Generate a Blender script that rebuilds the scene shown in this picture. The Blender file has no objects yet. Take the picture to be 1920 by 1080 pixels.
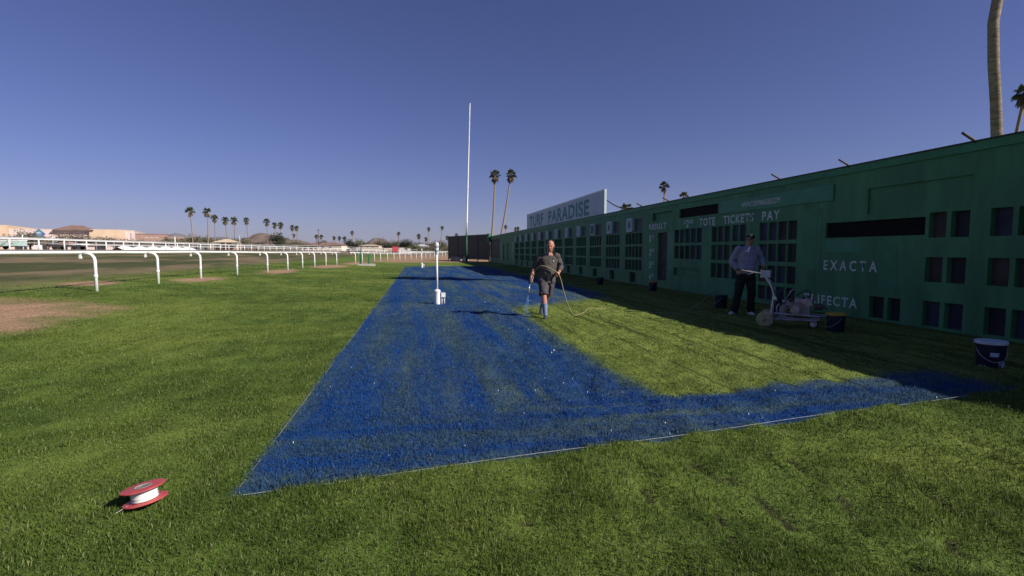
import bpy, math, random
import numpy as np
from mathutils import Vector, Matrix

random.seed(7); RNG = np.random.default_rng(7)
PI = math.pi; rad = math.radians
SC = bpy.context.scene; COL = SC.collection

# ------------------------------------------------------------------ camera, sky, sun, exposure
YAW = rad(10.526)
cam_d = bpy.data.cameras.new('camera'); cam = bpy.data.objects.new('camera', cam_d); COL.objects.link(cam)
cam.location = (0, 0, 1.45); cam.rotation_euler = (rad(90 - 4.214), 0, -YAW)
cam_d.sensor_width = 36; cam_d.lens = 36 * 950 / 1920; cam_d.clip_start = 0.05; cam_d.clip_end = 20000
SC.camera = cam

SUN_TO = Vector((1.23, -0.85, 1.0)).normalized()
SUN_EL = math.asin(SUN_TO.z); SUN_AZ = math.atan2(SUN_TO.x, SUN_TO.y)     # clockwise from +Y
world = bpy.data.worlds.new('World'); SC.world = world; world.use_nodes = True
wn = world.node_tree
bg = wn.nodes['Background']; bg.inputs['Strength'].default_value = 0.05
sky = wn.nodes.new('ShaderNodeTexSky'); sky.sky_type = 'NISHITA'; sky.sun_disc = False
sky.sun_elevation = SUN_EL; sky.sun_rotation = SUN_AZ
sky.altitude = 350; sky.air_density = 1.0; sky.dust_density = 0.25; sky.ozone_density = 2.6
tint = wn.nodes.new('ShaderNodeMix'); tint.data_type = 'RGBA'; tint.blend_type = 'MULTIPLY'; tint.inputs[0].default_value = 1.0
tint.inputs[7].default_value = (0.83, 0.735, 1.15, 1)          # the camera's cool white balance
wn.links.new(sky.outputs[0], tint.inputs[6]); wn.links.new(tint.outputs[2], bg.inputs[0])
sun_d = bpy.data.lights.new('sun', 'SUN'); sun = bpy.data.objects.new('sun', sun_d); COL.objects.link(sun)
sun_d.energy = 5.0; sun_d.angle = rad(0.53); sun_d.color = (1.0, 0.95, 0.86)
sun.rotation_euler = (-SUN_TO).to_track_quat('-Z', 'Y').to_euler(); sun.location = (30, -20, 40)
SC.view_settings.view_transform = 'Standard'; SC.view_settings.look = 'None'
SC.view_settings.exposure = 0.35; SC.view_settings.gamma = 1.0
SC.cycles.use_denoising = True; SC.cycles.max_bounces = 5

# ------------------------------------------------------------------ node helpers
class NT:
    def __init__(s, name, rough=0.8, spec=0.3):
        s.m = bpy.data.materials.new(name); s.m.use_nodes = True; s.t = s.m.node_tree
        s.b = s.t.nodes['Principled BSDF']; s.b.inputs['Roughness'].default_value = rough
        s.b.inputs['Specular IOR Level'].default_value = spec
    def n(s, typ, **kw):
        nd = s.t.nodes.new(typ)
        for k, v in kw.items(): setattr(nd, k, v)
        return nd
    def put(s, sock, v):
        if hasattr(v, 'is_output') or isinstance(v, bpy.types.NodeSocket): s.t.links.new(v, sock)
        elif isinstance(v, tuple) and len(v) == 3 and sock.type == 'RGBA': sock.default_value = (*v, 1)
        else: sock.default_value = v
    def math(s, op, a, b=0.0, c=0.0, clamp=False):
        nd = s.n('ShaderNodeMath', operation=op, use_clamp=clamp)
        s.put(nd.inputs[0], a); s.put(nd.inputs[1], b); s.put(nd.inputs[2], c); return nd.outputs[0]
    def step(s, v, a, b):                      # smoothstep a -> b
        nd = s.n('ShaderNodeMapRange', interpolation_type='SMOOTHSTEP')
        s.put(nd.inputs[0], v); nd.inputs[1].default_value = a; nd.inputs[2].default_value = b
        return nd.outputs[0]
    def mix(s, f, a, b):
        nd = s.n('ShaderNodeMix', data_type='RGBA')
        s.put(nd.inputs[0], f); s.put(nd.inputs[6], a); s.put(nd.inputs[7], b); return nd.outputs[2]
    def noise(s, vec, scale, detail=3, rough=0.55):
        nd = s.n('ShaderNodeTexNoise'); s.put(nd.inputs['Vector'], vec)
        nd.inputs['Scale'].default_value = scale; nd.inputs['Detail'].default_value = detail
        nd.inputs['Roughness'].default_value = rough; return nd.outputs['Fac']
    def vmul(s, vec, xyz):
        nd = s.n('ShaderNodeVectorMath', operation='MULTIPLY'); s.put(nd.inputs[0], vec)
        nd.inputs[1].default_value = xyz; return nd.outputs[0]
    def col(s, c): s.put(s.b.inputs['Base Color'], c); return s
    def bump(s, h, strength=0.3, dist=0.02):
        nd = s.n('ShaderNodeBump'); nd.inputs['Strength'].default_value = strength
        nd.inputs['Distance'].default_value = dist; s.put(nd.inputs['Height'], h)
        s.t.links.new(nd.outputs[0], s.b.inputs['Normal']); return s
    def pos(s): return s.n('ShaderNodeNewGeometry').outputs['Position']
    def obj(s): return s.n('ShaderNodeTexCoord').outputs['Object']

def mat(name, c, rough=0.7, var=0.2, scale=6, spec=0.3, metal=0.0, dirt=None, bump=0.0, stretch=(1, 1, 1)):
    """plain painted / natural surface with uneven tone and optional dirt"""
    n = NT(name, rough, spec); n.b.inputs['Metallic'].default_value = metal
    v = n.vmul(n.obj(), stretch); f = n.noise(v, scale, 5, 0.6)
    lo = tuple(x * (1 - var) for x in c); hi = tuple(min(1, x * (1 + var)) for x in c)
    cc = n.mix(n.step(f, 0.3, 0.7), lo, hi)
    if dirt:
        g = n.noise(v, scale * 0.37, 6, 0.7); cc = n.mix(n.math('MULTIPLY', n.step(g, 0.5, 0.72), 0.7), cc, dirt)
    n.col(cc)
    rr = n.math('MULTIPLY_ADD', f, 0.2, rough - 0.1); n.put(n.b.inputs['Roughness'], rr)
    if bump: n.bump(n.noise(v, scale * 3, 4), bump)
    return n.m

# ------------------------------------------------------------------ measured layout of the turf paint (metres)
PX0, PX1 = -1.06, 6.15                 # painted block across the turf
PYF = 47.5                            # its far end
INX, INSTRIP = 2.22, 0.86             # unpainted inner block, width of the near strip
def near_y(x): return 3.18 + 0.141 * (x + 1.05)
DIRT = [(-8.7, 11.2, 2.7, 2.9), (-7.5, 9.9, 1.5, 1.7), (-8.7, 22.6, 0.9, 2.2), (-7.9, 31.5, 1.0, 3.6), (-6.9, 42.5, 1.5, 5.0), (-6.0, 54.0, 1.6, 6.5), (-10.6, 19.0, 0.8, 1.3)]

def turf_colour(n, blade):
    P = n.pos(); sep = n.n('ShaderNodeSeparateXYZ'); n.put(sep.inputs[0], P)
    X, Y = sep.outputs[0], sep.outputs[1]
    big = n.noise(P, 0.28, 3); mid = n.noise(P, 1.7, 4, 0.6)
    fine = n.noise(P, 22, 3, 0.7)
    rows = n.noise(n.vmul(P, (3.2, 0.28, 1)), 1.0, 3, 0.6)
    g = n.mix(n.step(mid, 0.32, 0.68), (0.058, 0.096, 0.016), (0.118, 0.172, 0.032))
    g = n.mix(n.math('MULTIPLY', n.step(big, 0.42, 0.66), 0.75), g, (0.180, 0.225, 0.045))
    # paler, mown block inside the paint
    inn = n.math('MULTIPLY', n.step(X, 2.0, 2.6), n.math('MULTIPLY', n.step(Y, 4.3, 4.9), n.math('SUBTRACT', 1.0, n.step(Y, 14, 19))))
    g = n.mix(n.math('MULTIPLY', inn, n.math('MULTIPLY_ADD', rows, 0.5, 0.4)), g, (0.205, 0.250, 0.056))
    g = n.mix(n.math('MULTIPLY', n.step(rows, 0.55, 0.75), 0.45), g, (0.045, 0.075, 0.013))
    ln = n.noise(n.vmul(P, (4.2, 0.055, 1)), 1.0, 2, 0.5); ln = n.math('ABSOLUTE', n.math('SUBTRACT', ln, 0.5))
    g = n.mix(n.math('MULTIPLY', n.math('MULTIPLY', n.math('SUBTRACT', 1.0, n.step(ln, 0.0, 0.045)), inn), 0.85), g, (0.050, 0.075, 0.014))
    # straw
    straw = n.math('MULTIPLY', n.step(fine, 0.55, 0.72), 0.3)
    g = n.mix(straw, g, (0.21, 0.20, 0.07))
    if blade:
        at = n.n('ShaderNodeAttribute', attribute_name='rnd'); r = at.outputs['Fac']
        g = n.mix(n.math('MULTIPLY', n.step(r, 0.1, 0.8), 0.50), g, (0.032, 0.064, 0.010))
        g = n.mix(n.step(r, 0.86, 0.96), g, (0.23, 0.25, 0.10))
    # dry field beyond the rail, bare track farther out
    wob = n.noise(n.vmul(P, (0.30, 0.07, 1)), 1.0, 5, 0.7)
    far = n.step(n.math('MULTIPLY', X, -1.0), 9.6, 14.0)
    fld = n.mix(n.step(wob, 0.46, 0.60), (0.062, 0.064, 0.030), (0.21, 0.145, 0.095))
    g = n.mix(n.math('MULTIPLY', far, 0.85), g, fld)
    trk = n.step(n.math('MULTIPLY', X, -1.0), 36, 40)
    g = n.mix(trk, g, (0.25, 0.185, 0.13))
    # bare patches
    dis = n.noise(P, 0.9, 5, 0.7); dis = n.math('MULTIPLY', n.math('SUBTRACT', dis, 0.5), 1.6)
    tot = None
    for (cx, cy, rx, ry) in DIRT:
        a = n.math('DIVIDE', n.math('SUBTRACT', X, cx), rx); b = n.math('DIVIDE', n.math('SUBTRACT', Y, cy), ry)
        d = n.math('ADD', n.math('SQRT', n.math('ADD', n.math('MULTIPLY', a, a), n.math('MULTIPLY', b, b))), dis)
        k = n.math('SUBTRACT', 1.0, n.step(d, 0.35, 1.15))
        tot = k if tot is None else n.math('MAXIMUM', tot, k)
    band = n.math('MULTIPLY', n.step(n.math('ADD', Y, n.math('MULTIPLY', dis, 6)), 60, 66), n.step(X, -9, -3))
    tot = n.math('MAXIMUM', tot, n.math('MULTIPLY', band, 0.9))
    dirtc = n.mix(n.step(fine, 0.35, 0.65), (0.28, 0.150, 0.098), (0.47, 0.295, 0.20))
    g = n.mix(n.math('MULTIPLY', tot, 0.9), g, dirtc)
    # far plain
    plain = n.step(Y, 120, 170)
    g = n.mix(plain, g, (0.24, 0.19, 0.14))
    # sprayed paint
    w1 = n.math('MULTIPLY', n.math('SUBTRACT', n.noise(P, 2.4, 4, 0.65), 0.5), 0.18)
    w2 = n.math('MULTIPLY', n.math('SUBTRACT', n.noise(P, 11, 3, 0.6), 0.5), 0.20)
    w = n.math('ADD', w1, w2); Xw = n.math('ADD', X, w); Yw = n.math('ADD', Y, w)
    left = n.step(n.math('ADD', X, n.math('MULTIPLY', w, 0.45)), PX0 - 0.08, PX0 + 0.01)
    nl = n.math('SUBTRACT', n.math('SUBTRACT', Y, n.math('MULTIPLY', w, 0.25)), n.math('MULTIPLY_ADD', X, 0.141, 3.18 + 0.141 * 1.05))
    near = n.step(nl, -0.06, 0.03)
    right = n.math('SUBTRACT', 1.0, n.step(Xw, PX1 - 0.3, PX1 + 0.2)); farm = n.math('SUBTRACT', 1.0, n.step(Yw, PYF - 0.4, PYF + 0.6))
    outer = n.math('MULTIPLY', n.math('MULTIPLY', left, near), n.math('MULTIPLY', right, farm))
    # ragged end of the sprayed part: slants away from the worker
    endl = n.math('SUBTRACT', Yw, n.math('MULTIPLY_ADD', X, 0.75, 10.6))
    inside = n.math('MULTIPLY', n.step(Xw, INX - 0.16, INX + 0.26), n.math('MULTIPLY', n.step(n.math('ADD', nl, w), INSTRIP - 0.12, INSTRIP + 0.14), n.math('SUBTRACT', 1.0, n.step(endl, -0.5, 0.9))))
    paint = n.math('MULTIPLY', outer, n.math('SUBTRACT', 1.0, inside))
    # thin and thick passes of the wand: long streaks up the block, cross streaks in the near strip
    st1 = n.noise(n.vmul(P, (1.9, 0.16, 1)), 1.0, 4, 0.6); st2 = n.noise(n.vmul(P, (0.25, 3.0, 1)), 1.0, 3, 0.6)
    instrip = n.math('SUBTRACT', 1.0, n.step(nl, 0.7, 1.3))
    stm = n.math('ADD', n.math('MULTIPLY', st1, n.math('SUBTRACT', 1.0, instrip)), n.math('MULTIPLY', st2, instrip))
    cover = n.math('ADD', n.step(stm, 0.34, 0.66), n.math('ADD', n.math('MULTIPLY', n.math('SUBTRACT', n.noise(n.vmul(P, (1.6, 1, 1)), 5.5, 4, 0.7), 0.5), 1.7), n.math('MULTIPLY', n.math('SUBTRACT', mid, 0.5), 0.6)), clamp=True)
    pg = n.math('MULTIPLY', paint, n.math('MULTIPLY_ADD', cover, 0.42, 0.57))
    if blade:
        pg = n.math('MULTIPLY', pg, n.math('MULTIPLY_ADD', n.step(r, 0.0, 0.14), 0.45, 0.55))
        blue = n.mix(r, (0.007, 0.046, 0.185), (0.010, 0.075, 0.29))
    else: blue = (0.008, 0.045, 0.17)
    g = n.mix(pg, g, blue)
    return g, paint

def turf_mat(name, blade):
    n = NT(name, 0.9, 0.12); c, paint = turf_colour(n, blade)
    if not blade:      # bare damp soil in the scuffs
        so_a = n.n('ShaderNodeAttribute', attribute_name='soil').outputs['Fac']; c = n.mix(n.math('MULTIPLY', n.step(so_a, 0.15, 0.6), 0.85), c, (0.040, 0.032, 0.020))
    n.col(c)
    if blade:
        glint = n.step(n.n('ShaderNodeAttribute', attribute_name='rnd').outputs['Fac'], 0.972, 0.975)
        rough = n.math('SUBTRACT', 0.75, n.math('MULTIPLY', n.math('MULTIPLY', paint, glint), 0.45)); n.put(n.b.inputs['Roughness'], rough)
        tr_ = n.n('ShaderNodeBsdfTranslucent'); n.put(tr_.inputs['Color'], c); ms = n.n('ShaderNodeMixShader'); ms.inputs[0].default_value = 0.28
        n.t.links.new(n.b.outputs[0], ms.inputs[1]); n.t.links.new(tr_.outputs[0], ms.inputs[2]); n.t.links.new(ms.outputs[0], n.t.nodes['Material Output'].inputs['Surface'])
        n.put(n.b.inputs['Specular IOR Level'], n.math('MULTIPLY_ADD', n.math('MULTIPLY', paint, glint), 0.5, 0.12))
    else:
        P = n.pos(); n.bump(n.math('ADD', n.noise(P, 30, 4, 0.7), n.noise(n.vmul(P, (4, 0.5, 1)), 1.0, 4)), 0.6, 0.05)
    return n.m

M = {}
M['turf'] = turf_mat('turf', False); M['blade'] = turf_mat('grass_blade', True)
M['white_paint'] = mat('white_paint', (0.80, 0.80, 0.78), 0.45, 0.06, 3, 0.4, dirt=(0.55, 0.52, 0.46))
M['white_plastic'] = mat('white_plastic', (0.78, 0.78, 0.76), 0.4, 0.05, 5, 0.4, dirt=(0.6, 0.58, 0.52))
M['tote_green'] = mat('tote_green', (0.058, 0.196, 0.084), 0.6, 0.26, 1.3, 0.3, dirt=(0.052, 0.150, 0.085), stretch=(1, 1.6, 0.35), bump=0.03)
M['tote_trim'] = mat('tote_trim', (0.046, 0.200, 0.092), 0.55, 0.15, 2, 0.3)
M['tote_board2'] = mat('tote_board_plate', (0.048, 0.215, 0.115), 0.5, 0.12, 2, 0.3)
M['pane1'] = mat('pane_dark', (0.034, 0.030, 0.038), 0.6, 0.3, 2, 0.15)
M['pane2'] = mat('pane_brown', (0.066, 0.050, 0.050), 0.6, 0.3, 2, 0.15)
M['pane3'] = mat('pane_blue', (0.046, 0.048, 0.072), 0.6, 0.3, 2, 0.15)
M['led'] = mat('led_panel', (0.010, 0.008, 0.009), 0.7, 0.3, 5, 0.08)
M['grey_panel'] = mat('grey_panel', (0.075, 0.075, 0.08), 0.6, 0.2, 3)
M['letter'] = mat('letter_paint', (0.56, 0.58, 0.57), 0.6, 0.15, 8, dirt=(0.36, 0.42, 0.40))
M['letter_thin'] = mat('letter_faded', (0.33, 0.39, 0.38), 0.6, 0.15, 8)
M['sign_plate'] = mat('sign_plate', (0.45, 0.52, 0.55), 0.5, 0.08, 1.0, dirt=(0.39, 0.46, 0.49))
M['sign_letter'] = mat('sign_letter', (0.085, 0.25, 0.26), 0.6, 0.3, 1.4, dirt=(0.12, 0.28, 0.29))
M['dark_screen'] = mat('dark_screen', (0.020, 0.019, 0.021), 0.55, 0.25, 1.2)
M['frame_green'] = mat('frame_green', (0.016, 0.090, 0.050), 0.6, 0.2, 2)
M['post_green'] = mat('post_green', (0.030, 0.150, 0.080), 0.6, 0.2, 3)
M['rod'] = mat('rusty_rod', (0.075, 0.052, 0.050), 0.7, 0.3, 10)
M['concrete'] = mat('concrete', (0.42, 0.39, 0.35), 0.85, 0.15, 5, bump=0.2)
M['red_plastic'] = mat('red_plastic', (0.50, 0.070, 0.068), 0.45, 0.12, 14, 0.4, dirt=(0.40, 0.13, 0.11))
M['string'] = mat('white_string', (0.46, 0.45, 0.40), 0.75, 0.08, 60)
M['hub'] = mat('dark_hub', (0.05, 0.05, 0.065), 0.5, 0.3, 20)
M['box_grey'] = mat('box_grey', (0.50, 0.50, 0.52), 0.5, 0.1, 6)
M['lens_band'] = mat('lens_band', (0.32, 0.35, 0.42), 0.35, 0.1, 6)
M['skin'] = mat('skin', (0.44, 0.19, 0.135), 0.55, 0.15, 14)
M['skin_tan'] = mat('skin_tan', (0.40, 0.21, 0.14), 0.55, 0.15, 14)
M['hair_grey'] = mat('hair_grey', (0.13, 0.085, 0.07), 0.8, 0.3, 40)
M['shirt'] = mat('shirt_grey_brown', (0.082, 0.070, 0.068), 0.85, 0.18, 7, 0.15, bump=0.25)
M['shorts'] = mat('shorts_grey', (0.070, 0.062, 0.072), 0.85, 0.2, 8, 0.15, bump=0.25)
M['sock'] = mat('sock_blue', (0.16, 0.20, 0.34), 0.85, 0.35, 16, 0.15)
M['shoe_dark'] = mat('shoe_dark', (0.045, 0.050, 0.060), 0.6, 0.3, 12)
M['collar'] = mat('collar_sun_patch_white', (0.80, 0.78, 0.78), 0.8, 0.08, 12)  # collar white, also the sunlit chest patch put into colour
M['sweat'] = mat('sweatshirt_grey', (0.27, 0.26, 0.35), 0.9, 0.14, 7, 0.1, bump=0.25)
M['trousers'] = mat('trousers_black', (0.020, 0.020, 0.022), 0.85, 0.3, 8, 0.15, bump=0.2)
M['shoe_white'] = mat('shoe_white', (0.62, 0.62, 0.64), 0.6, 0.15, 12)
M['cap'] = mat('cap_black', (0.022, 0.019, 0.018), 0.8, 0.25, 14)
M['black'] = mat('black_plastic', (0.022, 0.022, 0.026), 0.45, 0.3, 10)
M['steel'] = mat('steel', (0.50, 0.52, 0.56), 0.35, 0.15, 20, metal=0.6)
M['hose'] = mat('hose_tan', (0.25, 0.22, 0.12), 0.55, 0.12, 14)
M['machine_grey'] = mat('machine_grey', (0.30, 0.27, 0.28), 0.6, 0.25, 9, dirt=(0.16, 0.13, 0.12))
M['engine'] = mat('engine_tan', (0.44, 0.33, 0.30), 0.55, 0.25, 9, dirt=(0.2, 0.15, 0.14))
M['wheel_tan'] = mat('wheel_tan', (0.38, 0.32, 0.18), 0.7, 0.25, 12, dirt=(0.25, 0.2, 0.13))
M['rubber'] = mat('rubber', (0.025, 0.025, 0.027), 0.8, 0.25, 14)
M['bucket_navy'] = mat('bucket_navy', (0.014, 0.016, 0.034), 0.45, 0.3, 8)
M['lid_white'] = mat('lid_white', (0.52, 0.55, 0.62), 0.5, 0.08, 9)
M['lid_yellow'] = mat('lid_yellow', (0.42, 0.27, 0.04), 0.5, 0.12, 9)
M['lid_orange'] = mat('lid_orange', (0.42, 0.15, 0.04), 0.5, 0.12, 9)
M['splash'] = mat('paint_splash', (0.40, 0.46, 0.62), 0.6, 0.2, 30)
M['trunk'] = mat('palm_trunk', (0.27, 0.205, 0.150), 0.9, 0.35, 5, 0.1, bump=0.7, stretch=(1, 1, 3.5), dirt=(0.13, 0.10, 0.075))
M['frond'] = mat('palm_frond', (0.085, 0.100, 0.038), 0.6, 0.45, 1.5, 0.3)
M['skirt'] = mat('dead_fronds', (0.21, 0.150, 0.085), 0.85, 0.35, 2.0, 0.1)
M['bark'] = mat('bark', (0.12, 0.090, 0.070), 0.9, 0.3, 3, 0.1)
M['leaf1'] = mat('leaf_olive', (0.150, 0.140, 0.082), 0.8, 0.4, 0.7, 0.1)
M['leaf2'] = mat('leaf_brown', (0.190, 0.150, 0.110), 0.85, 0.4, 0.7, 0.1)
M['leaf3'] = mat('leaf_dark', (0.050, 0.062, 0.036), 0.8, 0.4, 0.7, 0.1)
M['wall_pink'] = mat('stucco_pink', (0.62, 0.50, 0.47), 0.9, 0.06, 0.3, 0.1)
M['wall_tan'] = mat('stucco_tan', (0.60, 0.44, 0.31), 0.9, 0.08, 0.3, 0.1)
M['wall_brown'] = mat('stucco_brown', (0.36, 0.24, 0.20), 0.9, 0.1, 0.3, 0.1)
M['wall_cream'] = mat('stucco_cream', (0.62, 0.52, 0.40), 0.9, 0.08, 0.2, 0.1)
M['roof_brown'] = mat('roof_brown', (0.24, 0.145, 0.115), 0.9, 0.2, 0.6, 0.1)
M['roof_tan'] = mat('roof_tan', (0.55, 0.44, 0.32), 0.85, 0.1, 0.8, 0.1)
M['dark_window'] = mat('dark_window', (0.05, 0.05, 0.06), 0.3, 0.2, 1)
M['logo_blue'] = mat('logo_blue', (0.030, 0.085, 0.24), 0.5, 0.1, 1)
M['logo_teal'] = mat('logo_teal', (0.11, 0.23, 0.28), 0.5, 0.1, 1)
M['logo_white'] = mat('logo_white', (0.62, 0.66, 0.70), 0.5, 0.1, 1)
M['hill'] = mat('desert_hill', (0.145, 0.105, 0.088), 0.95, 0.25, 0.02, 0.05, dirt=(0.085, 0.080, 0.055))
M['hill_far'] = mat('far_ridge', (0.16, 0.13, 0.115), 0.95, 0.2, 0.002, 0.05)
M['truck_red'] = mat('truck_red', (0.48, 0.06, 0.075), 0.4, 0.1, 2, 0.5)
M['truck_dark'] = mat('truck_dark', (0.05, 0.07, 0.07), 0.4, 0.2, 2, 0.5)
M['mint'] = mat('mint_paint', (0.42, 0.56, 0.50), 0.5, 0.1, 2)
M['wood'] = mat('utility_wood', (0.10, 0.075, 0.06), 0.9, 0.25, 3)
M['paint_blue'] = mat('spray_blue', (0.16, 0.30, 0.62), 0.5, 0.1, 5)
M['glass'] = mat('car_glass', (0.03, 0.035, 0.045), 0.1, 0.1, 2, 0.6)

# ------------------------------------------------------------------ mesh helpers
class MB:
    def __init__(s): s.v = []; s.f = []; s.mi = []; s.k = 0
    def add(s, vs, fs, k=None):
        o = len(s.v); s.v += [tuple(v) for v in vs]
        for f in fs: s.f.append(tuple(i + o for i in f)); s.mi.append(s.k if k is None else k)
        return s
    def box(s, c, d, rot=None, taper=1.0):
        x, y, z = (q / 2 for q in d); vs = []
        for k in (-1, 1):
            t = taper if k > 0 else 1.0
            for a, b in ((-1, -1), (1, -1), (1, 1), (-1, 1)): vs.append(Vector((a * x * t, b * y * t, k * z)))
        if rot is not None: vs = [rot @ v for v in vs]
        vs = [v + Vector(c) for v in vs]
        return s.add(vs, [(3, 2, 1, 0), (4, 5, 6, 7), (0, 1, 5, 4), (1, 2, 6, 5), (2, 3, 7, 6), (3, 0, 4, 7)])
    def bbox(s, x0, x1, y0, y1, z0, z1): return s.box(((x0 + x1) / 2, (y0 + y1) / 2, (z0 + z1) / 2), (abs(x1 - x0), abs(y1 - y0), abs(z1 - z0)))
    def tube(s, pts, rs, seg=8, cap=True, flat=1.0, up=None):
        """tube along points; rs radius or list (or (a,b) ellipse pairs)"""
        pts = [Vector(p) for p in pts]; n = len(pts)
        if not isinstance(rs, (list, tuple)): rs = [rs] * n
        T = []
        for i in range(n):
            d = pts[min(i + 1, n - 1)] - pts[max(i - 1, 0)]; T.append(d.normalized())
        ref = Vector(up) if up else (Vector((0, 0, 1)) if abs(T[0].z) < 0.9 else Vector((1, 0, 0)))
        A = (ref - T[0] * ref.dot(T[0])).normalized(); vs = []; fs = []
        for i in range(n):
            A = (A - T[i] * A.dot(T[i])).normalized(); B = T[i].cross(A)
            r = rs[i]; ra, rb = r if isinstance(r, (list, tuple)) else (r, r * flat)
            for k in range(seg):
                a = 2 * PI * k / seg; vs.append(pts[i] + A * (math.cos(a) * ra) + B * (math.sin(a) * rb))
        for i in range(n - 1):
            for k in range(seg):
                k2 = (k + 1) % seg; fs.append((i * seg + k, i * seg + k2, (i + 1) * seg + k2, (i + 1) * seg + k))
        if cap: fs.append(tuple(range(seg - 1, -1, -1))); fs.append(tuple((n - 1) * seg + k for k in range(seg)))
        return s.add(vs, fs)
    def lathe(s, prof, seg=24, c=(0, 0, 0), rot=None):
        vs = []; fs = []; n = len(prof)
        for (r, z) in prof:
            for k in range(seg):
                a = 2 * PI * k / seg; v = Vector((r * math.cos(a), r * math.sin(a), z))
                if rot is not None: v = rot @ v
                vs.append(v + Vector(c))
        for i in range(n - 1):
            for k in range(seg):
                k2 = (k + 1) % seg; fs.append((i * seg + k, i * seg + k2, (i + 1) * seg + k2, (i + 1) * seg + k))
        if prof[0][0] > 1e-6: fs.append(tuple(range(seg - 1, -1, -1)))
        if prof[-1][0] > 1e-6: fs.append(tuple((n - 1) * seg + k for k in range(seg)))
        return s.add(vs, fs)
    def ell(s, c, r, rot=None, seg=16, rings=10):
        prof = [(math.sin(PI * i / rings), -math.cos(PI * i / rings)) for i in range(rings + 1)]
        vs = []; fs = []
        for (q, z) in prof:
            for k in range(seg):
                a = 2 * PI * k / seg; v = Vector((q * math.cos(a) * r[0], q * math.sin(a) * r[1], z * r[2]))
                if rot is not None: v = rot @ v
                vs.append(v + Vector(c))
        for i in range(rings):
            for k in range(seg):
                k2 = (k + 1) % seg; fs.append((i * seg + k, i * seg + k2, (i + 1) * seg + k2, (i + 1) * seg + k))
        return s.add(vs, fs)
    def mesh(s, name, smooth=False):
        me = bpy.data.meshes.new(name); me.from_pydata(s.v, [], s.f)
        if smooth: me.polygons.foreach_set('use_smooth', [True] * len(s.f))
        me.update(); return me
    def build(s, name, m, parent=None, smooth=False, auto=None):
        me = s.mesh(name, smooth)
        for q in (m if isinstance(m, list) else [m]): me.materials.append(M[q] if isinstance(q, str) else q)
        if isinstance(m, list): me.polygons.foreach_set('material_index', s.mi)
        if auto: me.set_sharp_from_angle(angle=rad(auto))
        return link(name, me, parent)

def link(name, me, parent=None):
    o = bpy.data.objects.new(name, me); COL.objects.link(o)
    if parent is not None: o.parent = parent
    return o
def tag(o, label=None, cat=None, group=None, kind=None):
    if label: o['label'] = label
    if cat: o['category'] = cat
    if group: o['group'] = group
    if kind: o['kind'] = kind
    return o
def thing(name, label, cat, loc=(0, 0, 0), rz=0.0, group=None):
    o = bpy.data.objects.new(name, None); COL.objects.link(o); o.location = loc; o.rotation_euler = (0, 0, rz)
    o.empty_display_size = 0.2
    return tag(o, label, cat, group)
def copy_tree(o, parent=None):
    c = o.copy(); COL.objects.link(c); c.parent = parent
    for ch in list(o.children): copy_tree(ch, c)
    return c
def smooth_path(pts, sub=6):
    """Catmull-Rom through points"""
    P = [Vector(p) for p in pts]; out = []
    for i in range(len(P) - 1):
        a, b, c, d = P[max(i - 1, 0)], P[i], P[i + 1], P[min(i + 2, len(P) - 1)]
        for k in range(sub):
            t = k / sub
            out.append(0.5 * ((2 * b) + (c - a) * t + (2 * a - 5 * b + 4 * c - d) * t * t + (3 * b - a - 3 * c + d) * t ** 3))
    out.append(P[-1]); return out

# ------------------------------------------------------------------ ground
def zbank(x):
    q = np.array([-4000, -80, -40, -20, -9, -3, 4000.]); w = np.array([1.70, 1.70, 1.55, 0.80, 0.30, 0.0, 0.0])
    return (np.interp(x - 1.2, q, w) + np.interp(x, q, w) + np.interp(x + 1.2, q, w)) / 3
def vnoise(x, y, seed):
    r = np.random.default_rng(seed); T = r.random((64, 64)); xi = np.floor(x).astype(int); yi = np.floor(y).astype(int)
    fx = x - xi; fy = y - yi; fx = fx * fx * (3 - 2 * fx); fy = fy * fy * (3 - 2 * fy)
    g = lambda a, b: T[a % 64, b % 64]
    return (g(xi, yi) * (1 - fx) + g(xi + 1, yi) * fx) * (1 - fy) + (g(xi, yi + 1) * (1 - fx) + g(xi + 1, yi + 1) * fx) * fy - 0.5
GOUGES = [((1.99, 2.67), (1.95, 2.32), (1.95, 2.03)), ((1.87, 3.25), (1.89, 2.98), (1.95, 2.83)), ((3.01, 2.66), (3.02, 2.46), (3.01, 2.27)), ((2.47, 2.53), (2.36, 2.33)), ((2.67, 2.05), (2.56, 1.82)),
          ((3.52, 3.51), (3.57, 3.09)), ((3.63, 2.65), (3.62, 2.46)), ((1.30, 2.93), (1.34, 2.64)), ((1.61, 2.47), (1.56, 2.21)), ((4.2, 3.3), (4.1, 2.9)), ((0.55, 2.85), (0.60, 2.6)), ((2.55, 3.1), (2.5, 2.9))]
def gouge(x, y):
    out = np.zeros_like(x); wob = .05 * vnoise(x * 7, y * 7, 81) + .03 * vnoise(x * 19, y * 19, 82); gap = np.clip(1.2 + 3.0 * vnoise(x * 8 + 3, y * 8, 83), 0, 1)
    for g in GOUGES:
        for (a, b) in zip(g[:-1], g[1:]):
            dx, dy = b[0] - a[0], b[1] - a[1]; t = np.clip(((x - a[0]) * dx + (y - a[1]) * dy) / (dx * dx + dy * dy), 0, 1)
            d = np.hypot(x - a[0] - t * dx, y - a[1] - t * dy) + wob; out = np.maximum(out, np.clip(1 - np.abs(d) / .042, 0, 1))
    return out * gap
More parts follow.
